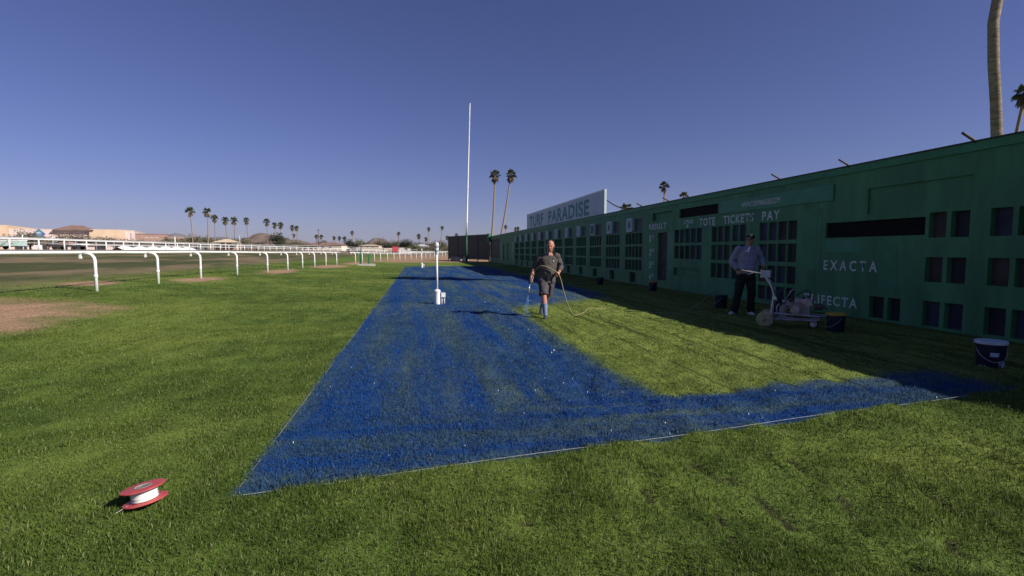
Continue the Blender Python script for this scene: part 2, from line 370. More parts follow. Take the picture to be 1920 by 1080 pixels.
def ruts(x, y):
    skew = x - 0.06 * y; out = 0
    for k, (fx, fy, wd) in enumerate(((1.15, .22, .03), (.8, .3, .03), (1.6, .16, .03))):
        n = vnoise(skew * fx + 3.3 * k, y * fy + 5.1 * k, 61 + k); m = np.clip(vnoise(x * .9 + k, y * .8, 71 + k) * 4 + .1, 0, 1)
        out = np.maximum(out, np.exp(-(n / wd) ** 2) * m)
    return np.maximum(out * np.clip((x - 0.6) / 1.2, 0, 1) * .30, gouge(x, y))
def bumps(x, y):
    fade = np.clip((30 - np.hypot(x, y)) / 15, 0, 1) * np.clip((9.0 - x) / 1.0, 0, 1)
    skew = x - 0.10 * y
    h = 0.038 * vnoise(skew * 2.6, y * 0.42, 1) + 0.034 * vnoise(skew * 5.5, y * 1.9, 2) + 0.030 * vnoise(x * 9, y * 7, 3)
    right = np.clip((x - 0.2) / 1.5, 0, 1)
    rut = ruts(x, y) * 0.060
    return (h * (0.55 + 0.6 * right) - rut) * fade
def zg(x, y=0.0):
    x = np.asarray(x, float); y = np.asarray(y, float)
    return zbank(x) + bumps(x, y)
def Z(x, y): return float(zg(np.array([x]), np.array([y]))[0])

def graded(a, b, step, lo, hi, grow=1.22):
    c = list(np.arange(a, b + 1e-6, step)); s = step; v = c[0]
    pre = []
    while v > lo: s *= grow; v -= s; pre.append(v)
    s = step; v = c[-1]; post = []
    while v < hi: s *= grow; v += s; post.append(v)
    return np.array(pre[::-1] + c + post)
gx = graded(-10, 9.2, 0.07, -9000, 9000); gy = graded(1.2, 12, 0.06, -60, 9000)
GX, GY = np.meshgrid(gx, gy); GZ = zg(GX, GY)
nx, ny = len(gx), len(gy)
idx = np.arange(nx * ny).reshape(ny, nx)
quads = np.stack([idx[:-1, :-1], idx[:-1, 1:], idx[1:, 1:], idx[1:, :-1]], -1).reshape(-1, 4)
def np_mesh(name, V, F):
    me = bpy.data.meshes.new(name); n, k = F.shape
    me.vertices.add(len(V)); me.vertices.foreach_set('co', V.astype(np.float32).ravel())
    me.loops.add(n * k); me.loops.foreach_set('vertex_index', F.astype(np.int32).ravel())
    me.polygons.add(n); me.polygons.foreach_set('loop_start', np.arange(0, n * k, k, dtype=np.int32))
    me.update(calc_edges=True); return me
gm = np_mesh('ground', np.stack([GX, GY, GZ], -1).reshape(-1, 3), quads)
gm.polygons.foreach_set('use_smooth', np.ones(len(quads), bool)); gm.materials.append(M['turf'])
sa = gm.attributes.new('soil', 'FLOAT', 'POINT'); sa.data.foreach_set('value', (gouge(GX, GY) * np.clip((14 - np.hypot(GX, GY)) / 4, 0, 1)).astype(np.float32).ravel())
tag(link('ground', gm), kind='structure')

# hills on the horizon
def hill(name, cx, cy, w, dpt, h, seed, m):
    n = 40; u = np.linspace(-1, 1, n); A, B = np.meshgrid(u, u)
    r = np.sqrt(A ** 2 + B ** 2); pr = np.clip(1 - r, 0, 1); pr = pr * (1 + 0.55 * vnoise(A * 5 + 9, B * 5 + 9, seed) + 0.3 * vnoise(A * 13 + 30, B * 13 + 30, seed + 1))
    V = np.stack([cx + A * w, cy + B * dpt, -3 + h * pr ** 0.85], -1).reshape(-1, 3)
    i = np.arange(n * n).reshape(n, n); F = np.stack([i[:-1, :-1], i[:-1, 1:], i[1:, 1:], i[1:, :-1]], -1).reshape(-1, 4)
    me = np_mesh(name, V, F); me.polygons.foreach_set('use_smooth', np.ones(len(F), bool)); me.materials.append(M[m])
    tag(link(name, me), kind='structure')
hill('hill', -371, 1391, 150, 190, 45, 11, 'hill')
hill('hill', -250, 1500, 130, 150, 23, 15, 'hill')
hill('hill', -150, 2265, 170, 260, 54, 21, 'hill')
for k, (x, y, w, h) in enumerate(((-2750, 6620, 420, 196), (-2350, 6540, 500, 176), (-1900, 6450, 420, 165), (-3300, 6700, 600, 172), (-1450, 6600, 500, 120), (-4100, 6700, 800, 190))):
    hill('hill', x, y, w, 700, h, 31 + k, 'hill_far')

# ------------------------------------------------------------------ tote board (long green wall)
WX, WT = 9.35, 3.30
tote = thing('tote_board', 'long dark green scoreboard wall with rows of dark panes and white lettering', 'scoreboard', (WX, 0, 0))
OPEN = []                      # (y0, y1, z0, z1, recess depth, pane material, part name)
def opening(y0, y1, z0, z1, dep, m, name='pane'): OPEN.append((y0, y1, z0, z1, dep, m, name))
def pane_mat():
    r = random.random(); return 'pane1' if r < 0.45 else ('pane2' if r < 0.72 else 'pane3')
def grid(y0, y1, rows, cols, gap=0.05, wide=None):
    w = (y1 - y0 - gap * (cols - 1) - (0.07 if wide else 0)) / cols
    for (z0, z1) in rows:
        y = y1
        for c in range(cols):
            opening(y - w, y, z0, z1, 0.065, pane_mat()); y -= w + gap
            if wide and c == wide - 1: y -= 0.07
R3 = ((0.60, 1.05), (1.16, 1.63), (1.73, 2.21))
NB = 12
for i in range(NB):
    Y0 = 20.17 + 2.432 * i
    grid(Y0, Y0 + 1.75, R3, 5)
    opening(Y0 + 0.62, Y0 + 1.24, 0.06, 0.50, 0.14, 'pane1', 'hatch')
    opening(Y0 + 0.04, Y0 + 0.74, 2.28, 2.82, 0.05, 'grey_panel', 'number_panel')
grid(15.57, 17.40, R3[1:], 5)
opening(15.75, 17.43, 0.55, 0.83, 0.10, 'tote_green', 'recess_panel')
grid(13.26, 15.00, R3, 5, wide=3)
grid(11.24, 12.66, R3, 4); grid(11.24, 12.66, ((0.12, 0.50),), 4)
opening(17.98, 18.73, 0.29, 2.15, 0.10, 'pane2', 'column_panel')
opening(17.65, 19.23, 2.62, 2.94, 0.12, 'tote_green', 'recess_panel')
opening(14.68, 17.10, 2.62, 2.94, 0.06, 'led', 'display_panel')
opening(7.97, 10.33, 1.745, 2.085, 0.06, 'led', 'display_panel')
opening(7.17, 9.24, 2.22, 2.75, 0.045, 'tote_green', 'recess_panel')
for (ya, yb) in ((7.21, 7.93), (6.15, 6.87), (5.09, 5.81), (4.03, 4.75)):
    for (za, zb) in ((0.05, 0.51), (0.87, 1.33), (1.69, 2.15)):
        if za > 1.5 and ya > 7.2: ya2, yb2 = 7.19, 7.90
        else: ya2, yb2 = ya, yb
        ms = (ya2 + yb2) / 2
        opening(ms + 0.04, yb2, za, zb, 0.11, pane_mat()); opening(ya2, ms - 0.04, za, zb, 0.11, pane_mat())
opening(8.74, 9.08, 0.05, 0.50, 0.11, 'pane1'); opening(8.38, 8.66, 0.05, 0.50, 0.11, 'pane1')
opening(57.9, 65.2, 0.55, 2.85, 0.08, 'dark_screen', 'end_screen')
opening(50.6, 53.0, 0.45, 2.2, 0.08, 'tote_green', 'recess_panel'); opening(53.2, 55.6, 0.45, 2.2, 0.08, 'tote_green', 'recess_panel')
YB, YE = -5.0, 66.0
cuts = sorted({YB, YE} | {o[0] for o in OPEN} | {o[1] for o in OPEN})
fm = MB()
for a, b in zip(cuts[:-1], cuts[1:]):
    if b - a < 1e-4: continue
    m = (a + b) / 2; cov = sorted([o for o in OPEN if o[0] < m < o[1]], key=lambda o: o[2]); z = -0.25
    for o in cov + [None]:
        z1 = o[2] if o else WT
        if z1 - z > 1e-4: fm.add([(0, a, z), (0, b, z), (0, b, z1), (0, a, z1)], [(3, 2, 1, 0)])
        if o: z = o[3]
for (y0, y1, z0, z1, d, m, nm) in OPEN:       # reveals
    vs = [(0, y0, z0), (0, y1, z0), (0, y1, z1), (0, y0, z1), (d, y0, z0), (d, y1, z0), (d, y1, z1), (d, y0, z1)]
    fm.add(vs, [(0, 1, 5, 4), (1, 2, 6, 5), (2, 3, 7, 6), (3, 0, 4, 7)])
fm.add([(0, YB, WT), (0, YE, WT), (0.07, YE, WT), (0.07, YB, WT), (0.07, YB, -.25), (0.07, YE, -.25)], [(0, 1, 2, 3)])
fm.build('face', 'tote_green', tote)
MB().bbox(0.17, 1.1, YB + 0.01, YE - 0.01, -0.25, 2.9).build('back_house', 'tote_green', tote)
MB().bbox(0.072, 0.17, YB + 0.005, YE - 0.005, 2.95, WT - 0.01).build('parapet', 'tote_green', tote)
for (y0, y1, z0, z1, d, m, nm) in OPEN:
    MB().box((d + 0.012 - 0.004, (y0 + y1) / 2, (z0 + z1) / 2), (0.02, y1 - y0 + 0.01, z1 - z0 + 0.01)).build(nm, m, tote)
MB().bbox(-0.035, -0.001, YB, YE, WT - 0.16, WT - 0.012).build('cornice', 'tote_trim', tote)
MB().bbox(-0.06, 0.10, YB, YE, WT - 0.010, WT + 0.012).build('coping', 'rod', tote)
MB().bbox(-0.03, -0.001, 10.13, 14.55, 2.60, 2.96).build('name_board', 'tote_board2', tote)
MB().bbox(-0.03, -0.001, 55.84, 57.6, 0.2, 2.3).build('pilaster', 'tote_board2', tote)
MB().bbox(-0.03, -0.001, 49.06, 50.3, 0.2, 2.3).build('pilaster', 'tote_board2', tote)
for i in range(NB):                            # white number plates standing proud above each bay
    Y0 = 20.17 + 2.432 * i
    p = MB().bbox(-0.10, -0.001, Y0 + 0.84, Y0 + 1.44, 2.29, 2.87).build('number_plate', 'sign_plate', tote)
    MB().bbox(-0.104, -0.1005, Y0 + 0.90, Y0 + 1.38, 2.35, 2.81).build('plate_face', 'grey_panel' if i in (2,) else 'letter_thin', p)
    if i < 3:
        MB().bbox(-0.107, -0.1045, Y0 + 1.05, Y0 + 1.23, 2.45, 2.71).build('numeral', 'grey_panel', p)
for (ya, yb, za, zb, m_) in ((10.45, 11.05, 1.0, 2.45, 'tote_trim'), (9.35, 10.3, 1.42, 1.70, 'tote_board2'), (8.5, 8.9, 0.62, 1.62, 'tote_trim'), (13.1, 15.2, 0.06, 0.5, 'tote_trim'), (17.45, 17.9, 0.7, 2.1, 'tote_board2'), (4.0, 6.0, 2.3, 2.8, 'tote_trim')):
    MB().bbox(-0.004, -0.0005, ya, yb, za, zb).build('patch_sheet', m_, tote)
# seams between the facing sheets
sm = MB()
for y in np.arange(YB + 1.0, YE, 2.432):
    if not any(o[0] - 0.03 < y < o[1] + 0.03 for o in OPEN): sm.bbox(-0.006, -0.0005, y - 0.02, y + 0.02, 0.0, WT - 0.17)
sm.build('batten', 'tote_green', tote)
for k, (y, tip, r) in enumerate(((7.15, 0.40, 0.023), (9.7, 0.36, 0.021), (11.85, 0.40, 0.022), (17.8, 0.45, 0.026), (20.1, 0.55, 0.028))):
    MB().tube([(0.05, y, WT - 0.05), (-0.30, y + 0.02, WT + 0.13)], r, 8).build('lamp_arm', 'rod', tote)

def text_mesh(txt, h, w=None, bold=0.0, depth=0.01, spacing=1.0):
    c = bpy.data.curves.new('lettering', 'FONT'); c.body = txt; c.size = 1.0; c.extrude = 0.0; c.space_character = spacing
    c.offset = bold; o = bpy.data.objects.new('lettering', c); COL.objects.link(o)
    bpy.context.view_layer.update(); dg = bpy.context.evaluated_depsgraph_get()
    me = bpy.data.meshes.new_from_object(o.evaluated_get(dg)); bpy.data.objects.remove(o); bpy.data.curves.remove(c)
    n = len(me.vertices); co = np.empty(n * 3, np.float32); me.vertices.foreach_get('co', co); co = co.reshape(-1, 3)
    lo, hi = co.min(0), co.max(0); co[:, 1] = (co[:, 1] - lo[1]) / (hi[1] - lo[1]) * h
    s = (w / (hi[0] - lo[0])) if w else h / (hi[1] - lo[1]); co[:, 0] = (co[:, 0] - lo[0]) * s
    out = np.stack([np.full(n, 0.0), -co[:, 0], co[:, 1]], -1)     # reads along -Y on a face that looks to -X
    me.vertices.foreach_set('co', out.astype(np.float32).ravel()); me.update(); return me
def letters(txt, y_left, y_right, z0, h, m='letter', parent=tote, off=-0.006, bold=0.02, spacing=1.0):
    me = text_mesh(txt, h, y_left - y_right, bold, spacing=spacing); me.materials.append(M[m])
    o = link('lettering', me, parent); o.location = (off, y_left, z0); return o
letters('RESULT', 19.52, 18.05, 2.30, 0.22, spacing=1.15)
for t, z, sfx in (('1', 1.80, 'ST'), ('2', 1.26, 'ND'), ('3', 0.73, 'RD'), ('4', 0.24, 'TH')):
    letters(t, 19.46, 19.46 - (0.10 if t == '1' else 0.17), z, 0.27); letters(sfx, 19.25, 19.03, z + 0.15, 0.12, bold=0.01)
letters('$', 16.73, 16.63, 2.37, 0.15, bold=0.01); letters('2', 16.60, 16.42, 2.27, 0.26); letters('00', 16.38, 16.14, 2.39, 0.14, bold=0.01)
letters('TOTE', 15.73, 14.83, 2.27, 0.25, spacing=1.2); letters('TICKETS', 14.37, 12.94, 2.27, 0.25, spacing=1.15); letters('PAY', 12.57, 11.88, 2.27, 0.25, spacing=1.3)
letters('WWW.TURFPARADISE.COM', 13.46, 11.85, 2.70, 0.15, 'letter', off=-0.034, bold=0.02)
letters('EXACTA', 10.34, 8.93, 1.00, 0.23, spacing=1.6); letters('TRIFECTA', 10.91, 9.37, 0.19, 0.22, spacing=1.25)

# billboard on top of the wall
bb = thing('name_sign', 'pale blue grey TURF PARADISE sign with teal letters on top of green wall', 'sign', (9.60, 0, 0))
MB().bbox(0, 0.10, 25.34, 44.40, 3.314, 4.63).build('sign_panel', 'sign_plate', bb)
MB().bbox(-0.012, -0.001, 25.3, 44.42, 4.58, 4.65).build('sign_edge', 'white_paint', bb)
MB().bbox(-0.012, 0.11, 25.29, 25.336, 3.314, 4.64).build('end_strip', 'sign_plate', bb)
letters('TURF', 43.3, 38.4, 3.46, 0.92, 'sign_letter', bb, -0.004, 0.035, 1.08); letters('PARADISE', 36.9, 27.7, 3.46, 0.92, 'sign_letter', bb, -0.004, 0.035, 1.08)
for y in (26.5, 31, 35.5, 40, 43.8): MB().tube([(0.10, y, 4.45), (0.75, y, 2.85)], 0.03, 6).build('brace', 'rod', bb)
MB().tube(smooth_path([(0.1, 25.2, 4.05), (0.1, 24.2, 3.72), (0.1, 23.3, 3.50), (0.05, 22.6, 3.36), (0.0, 22.2, 3.30)]), 0.028, 6).build('guy_cable', 'rod', bb, True)

# dark screen standing across the end of the lawn
sp = Vector((9.13, 65.43, 0)); sq = Vector((4.63, 77.46, 0)); ang = math.atan2((sq - sp).y, (sq - sp).x); L = (sq - sp).length
ds = thing('screen_fence', 'tall black windscreen panel in a green frame beyond the painted turf', 'screen', sp, ang)
for k in range(4):
    MB().bbox(k * L / 4 + 0.05, (k + 1) * L / 4 - 0.05, -0.03, 0.03, 0.35, 3.5).build('screen_panel', 'dark_screen', ds)
for k in range(5):
    x = k * L / 4; MB().bbox(x - 0.07, x + 0.07, -0.07, 0.07, -0.1, 3.62).build('post', 'frame_green', ds)
MB().bbox(0, L, -0.05, 0.05, 3.505, 3.60).build('top_rail', 'frame_green', ds)
MB().bbox(0, L, -0.05, 0.05, 0.25, 0.345).build('bottom_rail', 'frame_green', ds)
MB().bbox(-0.25, 0.28, -0.14, 0.16, 2.55, 3.66).build('end_box', 'post_green', ds)
for k, (x, y) in enumerate(((5.1, 74.9), (5.75, 73.4), (6.6, 71.6))):
    b = MB().box((0, 0, 0.27), (0.75, 0.55, 0.6), taper=0.8).build('concrete_block', 'concrete'); b.location = (x, y, Z(x, y)); b.rotation_euler.z = 0.4 * k
    tag(b, 'pale concrete ballast block at the foot of the black windscreen', 'block', 'ballast blocks under the screen')

# flagpole
fp = thing('flagpole', 'very tall slim white flagpole, green at its foot, before the black screen', 'flagpole', (6.22, 65.6, 0))
MB().tube([(0, 0, -0.2), (0.0, 0, 3.6)], [0.13, 0.12], 12).build('lower_pole', 'frame_green', fp, True)
pts = [(0.0 + 0.55 * (t ** 1.0), 0, 3.6 + 16.3 * t) for t in np.linspace(0, 1, 9)]
MB().tube(pts, [0.118 - 0.0085 * k for k in range(9)], 12).build('upper_pole', 'white_paint', fp, True)
for z, x in ((5.0, .05), (9.5, .2), (13.5, .335), (17.5, .47)): MB().lathe([(0.128 - .004 * z, 0), (0.15 - .004 * z, 0.04), (0.15 - .004 * z, 0.16), (0.128 - .004 * z, 0.2)], 12, (x, 0, z)).build('collar', 'white_plastic', fp, True)
MB().ell((0.56, 0, 20.0), (0.08, 0.08, 0.08)).build('finial', 'white_plastic', fp, True)

# ------------------------------------------------------------------ rails
def arc_points(path, spacing, start=0.0):
    P = [Vector(p) for p in path]; out = []; need = start; 
    for a, b in zip(P[:-1], P[1:]):
        l = (b - a).length; t = need
        while t <= l: out.append(a.lerp(b, t / l)); t += spacing
        need = t - l
    return out
def at_ground(p): return Vector((p[0], p[1], Z(p[0], p[1])))
RY = [-6, 16, 23, 26.4, 30.8, 34.2, 37.6, 41, 44.4, 49, 54, 60, 66, 80, 95, 112]; RX = [-9, -9, -8.9, -8.6, -8.0, -7.84, -7.7, -7.55, -7.29, -6.8, -6.15, -5.6, -4.9, -2.0, 1.8, 6.5]
path1 = [(float(np.interp(y, RY, RX)), float(y), 0) for y in np.arange(-6, 112.1, 0.5)]
rail1 = thing('running_rail', 'white racetrack rail on gooseneck posts along the green turf edge', 'rail', (0, 0, 0))
HR = 1.10
def rail_tube(seg_path, r, h, off=(0, 0)):
    return MB().tube([Vector((p[0] + off[0], p[1] + off[1], Z(p[0], p[1]) + h)) for p in seg_path], r, 10)
gap0, gap1 = 49.6, 52.6
OFF = (-0.36, 0.0)
rail_tube([p for p in path1 if p[1] <= gap0][::3], 0.046, HR, OFF).build('rail', 'white_plastic', rail1, True)
rail_tube([p for p in path1 if gap1 <= p[1] <= 64][::2], 0.046, HR, OFF).build('rail', 'white_plastic', rail1, True)
rail_tube([p for p in path1 if p[1] >= 64][::2], 0.046, HR - 0.03, OFF).build('rail', 'white_plastic', rail1, True)
gn = MB().tube([(0, 0, -0.15), (0, 0, 0.86), (-0.015, 0, 0.95), (-0.07, 0, 1.03), (-0.15, 0, 1.07), (-0.30, 0, HR - 0.02)], [0.043, 0.043, 0.043, 0.042, 0.038, 0.030], 10)
gmesh = gn.mesh('post', True); gmesh.materials.append(M['white_plastic'])
clampm = MB().box((-0.36, 0, HR - 0.07), (0.05, 0.07, 0.20)).mesh('clamp'); clampm.materials.append(M['white_plastic'])
sleevem = MB().lathe([(.043, .40), (.052, .405), (.052, .47), (.043, .475)], 10).mesh('sleeve', True); sleevem.materials.append(M['white_plastic'])
for p in arc_points(path1, 3.4, 1.9):
    if gap0 + 0.2 < p.y < gap1 - 0.2 or 11.5 < p.y < 14: continue
    o = link('post', gmesh, rail1); o.location = at_ground(p); o.rotation_euler = (random.uniform(-.02, .02), random.uniform(-.02, .02), random.uniform(-.08, .08))
    c = link('clamp', clampm, o); link('sleeve', sleevem, o)

RY2 = [30, 95, 140, 175, 200, 220]; RX2 = [-40, -40, -37, -30, -18, 2]
path2 = [(float(np.interp(y, RY2, RX2)), float(y), 0) for y in np.arange(30, 220.1, 1.0)] + [(12, 228, 0), (30, 238, 0)]
rail2 = thing('outer_rail', 'white far racetrack rail with straight posts along the dirt track', 'rail', (0, 0, 0))
rail_tube(path2[::3], 0.085, 1.12).build('rail', 'white_plastic', rail2, True)
rail_tube(path2[40::3], 0.05, 0.62).build('lower_rail', 'white_plastic', rail2, True)
sp2 = MB().tube([(0, 0, -0.2), (0, 0, 1.1)], 0.07, 8).mesh('post', True); sp2.materials.append(M['white_plastic'])
for p in arc_points(path2, 4.0, 1.0): o = link('post', sp2, rail2); o.location = at_ground(p)
path3 = [(float(np.interp(y, [40, 120, 200, 240], [-62, -62, -50, -25])), float(y), 0) for y in np.arange(40, 240, 2.0)] + [(0, 252, 0), (40, 262, 0)]
rail3 = thing('back_rail', 'thin grey white back rail behind the far racetrack rail', 'rail', (0, 0, 0))
rail_tube(path3[::2], 0.06, 1.9).build('rail', 'box_grey', rail3, True); rail_tube(path3[::2], 0.05, 1.1).build('lower_rail', 'box_grey', rail3, True)
sp3 = MB().tube([(0, 0, -0.2), (0, 0, 1.9)], 0.05, 6).mesh('post', True); sp3.materials.append(M['box_grey'])
for p in arc_points(path3, 6.0, 1.0): o = link('post', sp3, rail3); o.location = at_ground(p)

# white tarpaulin draped along the far rail
tb = MB(); n = 60; A0 = Vector((-43.6, 84.5, 0)); A1 = Vector((-42.0, 106, 0)); rows = []
for i in range(n + 1):
    t = i / n; p = A0.lerp(A1, t); top = 0.40 + 0.24 * abs(math.sin(t * 19)) + random.uniform(-.06, .06); z0 = Z(p.x, p.y)
    rows.append([(p.x + 0.9 + random.uniform(-.1, .1), p.y, z0 - 0.05), (p.x + 0.35, p.y, z0 + top * 0.55 + random.uniform(-.05, .05)), (p.x, p.y, z0 + top), (p.x - 0.5, p.y, z0 + top * .5), (p.x - 0.9, p.y, z0 - .05)])
vs = [v for r in rows for v in r]; tb.add(vs, [(i * 5 + k, i * 5 + k + 1, i * 5 + k + 6, i * 5 + k + 5) for i in range(n) for k in range(4)])
tag(tb.build('tarpaulin', 'white_plastic', None, True), 'crumpled long white tarpaulin draped beside the far rail', 'tarpaulin')

# ------------------------------------------------------------------ track fittings
gp = thing('gate_post', 'leaning green metal gate posts on a concrete slab by the rail gap', 'gate post', (-4.68, 47.66, 0))
gp.location.z = Z(-4.68, 47.66)
MB().box((0.1, 0, 0.06), (1.5, 0.7, 0.22)).build('slab', 'concrete', gp)
MB().box((-0.42, 0, 0.62), (0.17, 0.08, 0.92)).build('panel', 'post_green', gp); MB().box((0.30, 0, 0.62), (0.17, 0.08, 0.92)).build('panel', 'post_green', gp)
MB().tube([(-0.42, 0, 0.1), (-0.36, 0, 1.3), (-0.26, 0, 2.42)], 0.05, 8).build('post', 'post_green', gp, True)
def sensor_post(loc, label, hh=1.67):
    t = thing('sensor_post', label, 'post', loc)
    MB().lathe([(0.075, -0.05), (0.075, 0.31), (0.088, 0.315), (0.088, 0.37), (0.07, 0.39), (0.03, 0.40)], 20).build('base_pipe', 'white_plastic', t, True, 40)
    MB().tube([(0, 0, 0.38), (0, 0, hh - 0.30)], 0.026, 12).build('pole', 'white_plastic', t, True)
    h = MB().lathe([(0.03, hh - 0.33), (0.05, hh - 0.30), (0.055, hh - 0.06), (0.05, hh - 0.02), (0.0, hh)], 18).build('sensor_head', 'white_plastic', t, True, 40)
    for z in (hh - .26, hh - .15): MB().lathe([(0.0555, z), (0.058, z + 0.01), (0.058, z + 0.05), (0.0555, z + 0.06)], 18).build('band', 'lens_band', h, True)
    b = MB().box((0.16, 0.01, 0.245), (0.125, 0.085, 0.13)).build('junction_box', 'box_grey', t); MB().box((0.16, -0.035, 0.245), (0.105, 0.008, 0.11)).build('cover', 'white_plastic', b)
    for x in (0.125, 0.19): MB().tube([(x, 0.01, -0.05), (x, 0.01, 0.185)], 0.017, 10).build('conduit', 'box_grey', t, True)
    return t
sensor_post((0.51, 13.88, 0), 'slim white pipe post with grey junction box standing in near blue turf', 1.68)
sensor_post((0.34, 43.85, 0), 'small white pipe post standing at the far end of blue turf', 1.62)

# red spool of string
SPX, SPY = -1.53, 3.10
spl = thing('string_spool', 'red plastic spool wound with white string lying on the grass', 'spool', (SPX, SPY, Z(SPX, SPY) + 0.036))
spl.scale = (.76, .76, .76); spl.rotation_euler = (rad(-3), rad(-10), rad(-10))
R0 = 0.142
def flange(z): return [(0.052, z), (R0 - 0.012, z), (R0, z + 0.004), (R0, z + 0.010), (R0 - 0.010, z + 0.013), (0.085, z + 0.009), (0.066, z + 0.012), (0.052, z + 0.012)]
def ring(name, z, parent):
    mb = MB(); pr = flange(z) + [flange(z)[0]]; mb.lathe(pr, 40); mb.f = mb.f[:-2]; mb.mi = mb.mi[:-2]; return mb.build(name, 'red_plastic', parent, True, 50)
ring('flange', 0.0, spl); top = ring('flange', 0.098, spl)
prof = [(0.074, 0.012)]
for k in range(14): z = 0.014 + k * 0.006; prof += [(0.080 + 0.003 * math.sin(k * 1.7), z), (0.084 + 0.003 * math.sin(k * 1.7), z + 0.003)]
MB().lathe(prof + [(0.074, 0.098)], 40).build('string_winding', 'white_plastic', spl, True)
hb = MB().lathe([(0.03, 0.0), (0.052, 0.0), (0.0515, 0.100), (0.049, 0.100), (0.047, 0.06), (0.0, 0.06)], 28).build('core', 'hub', spl, True, 40)
MB().lathe([(0.0525, 0.1106), (0.0555, 0.1112), (0.0555, 0.1125), (0.0525, 0.1125), (0.0525, 0.1106)], 30).build('collar', 'string', top, True)
MB().tube([(-0.06, -0.10, 0.013), (-0.12, -0.135, -0.01), (-0.16, -0.13, -0.03)], 0.003, 6).build('loose_end', 'string', spl)

# string line pegged round the painted block
def string_line(pts, label):
    mb = MB(); mb.tube([(p[0], p[1], float(zbank(np.array(p[0]))) + p[2]) for p in pts], 0.0011, 6); tag(mb.build('string_line', 'string'), label, 'string')
string_line([(x, near_y(x) - 0.03, 0.009 + 0.006 * math.sin(x * 2.3)) for x in np.arange(PX0 - 0.02, 5.6, 0.12)], 'white string stretched low along the cross edge of blue paint')
string_line([(PX0 - 0.03, y, 0.008) for y in np.concatenate([np.arange(3.14, 16, 0.2), np.arange(16, 46, 1.0)])], 'white string stretched along the long straight side of blue paint')

# ------------------------------------------------------------------ buckets
def bucket(x, y, label, lid, lidname='lid', s=1.0, splash=False):
    t = thing('paint_bucket', label, 'bucket', (x, y, Z(x, y) - 0.01), random.uniform(-2.0, -1.6))
    MB().lathe([(0.125 * s, 0.0), (0.132 * s, 0.01), (0.147 * s, 0.30 * s), (0.152 * s, 0.302 * s), (0.152 * s, 0.315 * s), (0.148 * s, 0.32 * s)], 32).build('body', 'bucket_navy', t, True, 40)
    if lid: MB().lathe([(0.153 * s, 0.312 * s), (0.163 * s, 0.314 * s), (0.163 * s, 0.346 * s), (0.155 * s, 0.353 * s), (0.135 * s, 0.350 * s), (0.0, 0.348 * s)], 32).build(lidname, lid, t, True, 40)
    hp = [(0.152 * s * math.cos(a), -0.153 * s * abs(math.sin(a)) - 0.008, 0.27 * s - 0.17 * s * math.sin(a)) for a in np.linspace(0, PI, 13)]
    MB().tube(hp, 0.003, 6).build('wire_handle', 'steel', t, True)
    if splash:
        # printed label and dried paint runs round the lower wall
        def patch(name, a0, a1, z0, z1, m, off=0.002, ragged=0):
            mb = MB(); nn = 14; vs = []
            for i in range(nn + 1):
                a = a0 + (a1 - a0) * i / nn
                lo = z0 + (random.random() * ragged if ragged else 0); hi = z1 - (random.random() * ragged if ragged else 0)
                for z in (lo, max(hi, lo + 0.004)):
                    r = (0.132 + 0.015 * (z / 0.30)) * s + off; vs.append((r * math.cos(a), r * math.sin(a), z))
            mb.add(vs, [(2 * i, 2 * i + 2, 2 * i + 3, 2 * i + 1) for i in range(nn)]); mb.build(name, m, t)
        f = -PI / 2
        patch('label_sticker', f - 0.35, f + 0.25, 0.165, 0.215, 'splash')
        patch('paint_run', f + 0.3, f + 1.15, 0.01, 0.13, 'splash', 0.003, 0.07); patch('paint_run', f - 1.2, f - 0.55, 0.01, 0.055, 'splash', 0.003, 0.03)
    return t
b = bucket(7.08, 5.10, 'navy paint bucket with white lid rim and pale paint runs', 'lid_white', splash=True); b.rotation_euler.z = rad(-35)
bucket(7.34, 7.79, 'dark paint bucket with yellow lid beside the spray machine', 'lid_yellow')
bk = bucket(7.62, 11.72, 'dark navy paint bucket with hose running into it behind standing person', None, s=1.05)
bucket(8.39, 17.12, 'dark paint bucket with orange lid below the result column', 'lid_orange')
bucket(7.74, 20.81, 'lidless black paint bucket standing before the first white number plate', None)

# ------------------------------------------------------------------ people
WRK = bpy.data.textures.new('wrinkles', 'CLOUDS'); WRK.noise_scale = 0.085; WRK.noise_depth = 2
def remeshed(mb, voxel, it=3, fac=0.5, wrinkle=0.0):
    me = mb.mesh('tmp'); o = bpy.data.objects.new('tmp', me); COL.objects.link(o)
    r = o.modifiers.new('r', 'REMESH'); r.mode = 'VOXEL'; r.voxel_size = voxel; r.use_smooth_shade = True
    if it: s = o.modifiers.new('s', 'SMOOTH'); s.iterations = it; s.factor = fac
    if wrinkle: d_ = o.modifiers.new('d', 'DISPLACE'); d_.texture = WRK; d_.strength = wrinkle; d_.mid_level = 0.5; d_.texture_coords = 'LOCAL'
    bpy.context.view_layer.update(); dg = bpy.context.evaluated_depsgraph_get()
    out = bpy.data.meshes.new_from_object(o.evaluated_get(dg)); bpy.data.objects.remove(o); bpy.data.meshes.remove(me)
    out.polygons.foreach_set('use_smooth', np.ones(len(out.polygons), bool)); return out
def body_part(name, mb, voxel, m, parent, it=3):
    me = remeshed(mb, voxel, it, wrinkle=.032 if name in ('shirt', 'sweatshirt', 'shorts', 'trousers') else 0.0); me.name = name; me.materials.clear(); me.materials.append(M[m]); return link(name, me, parent)
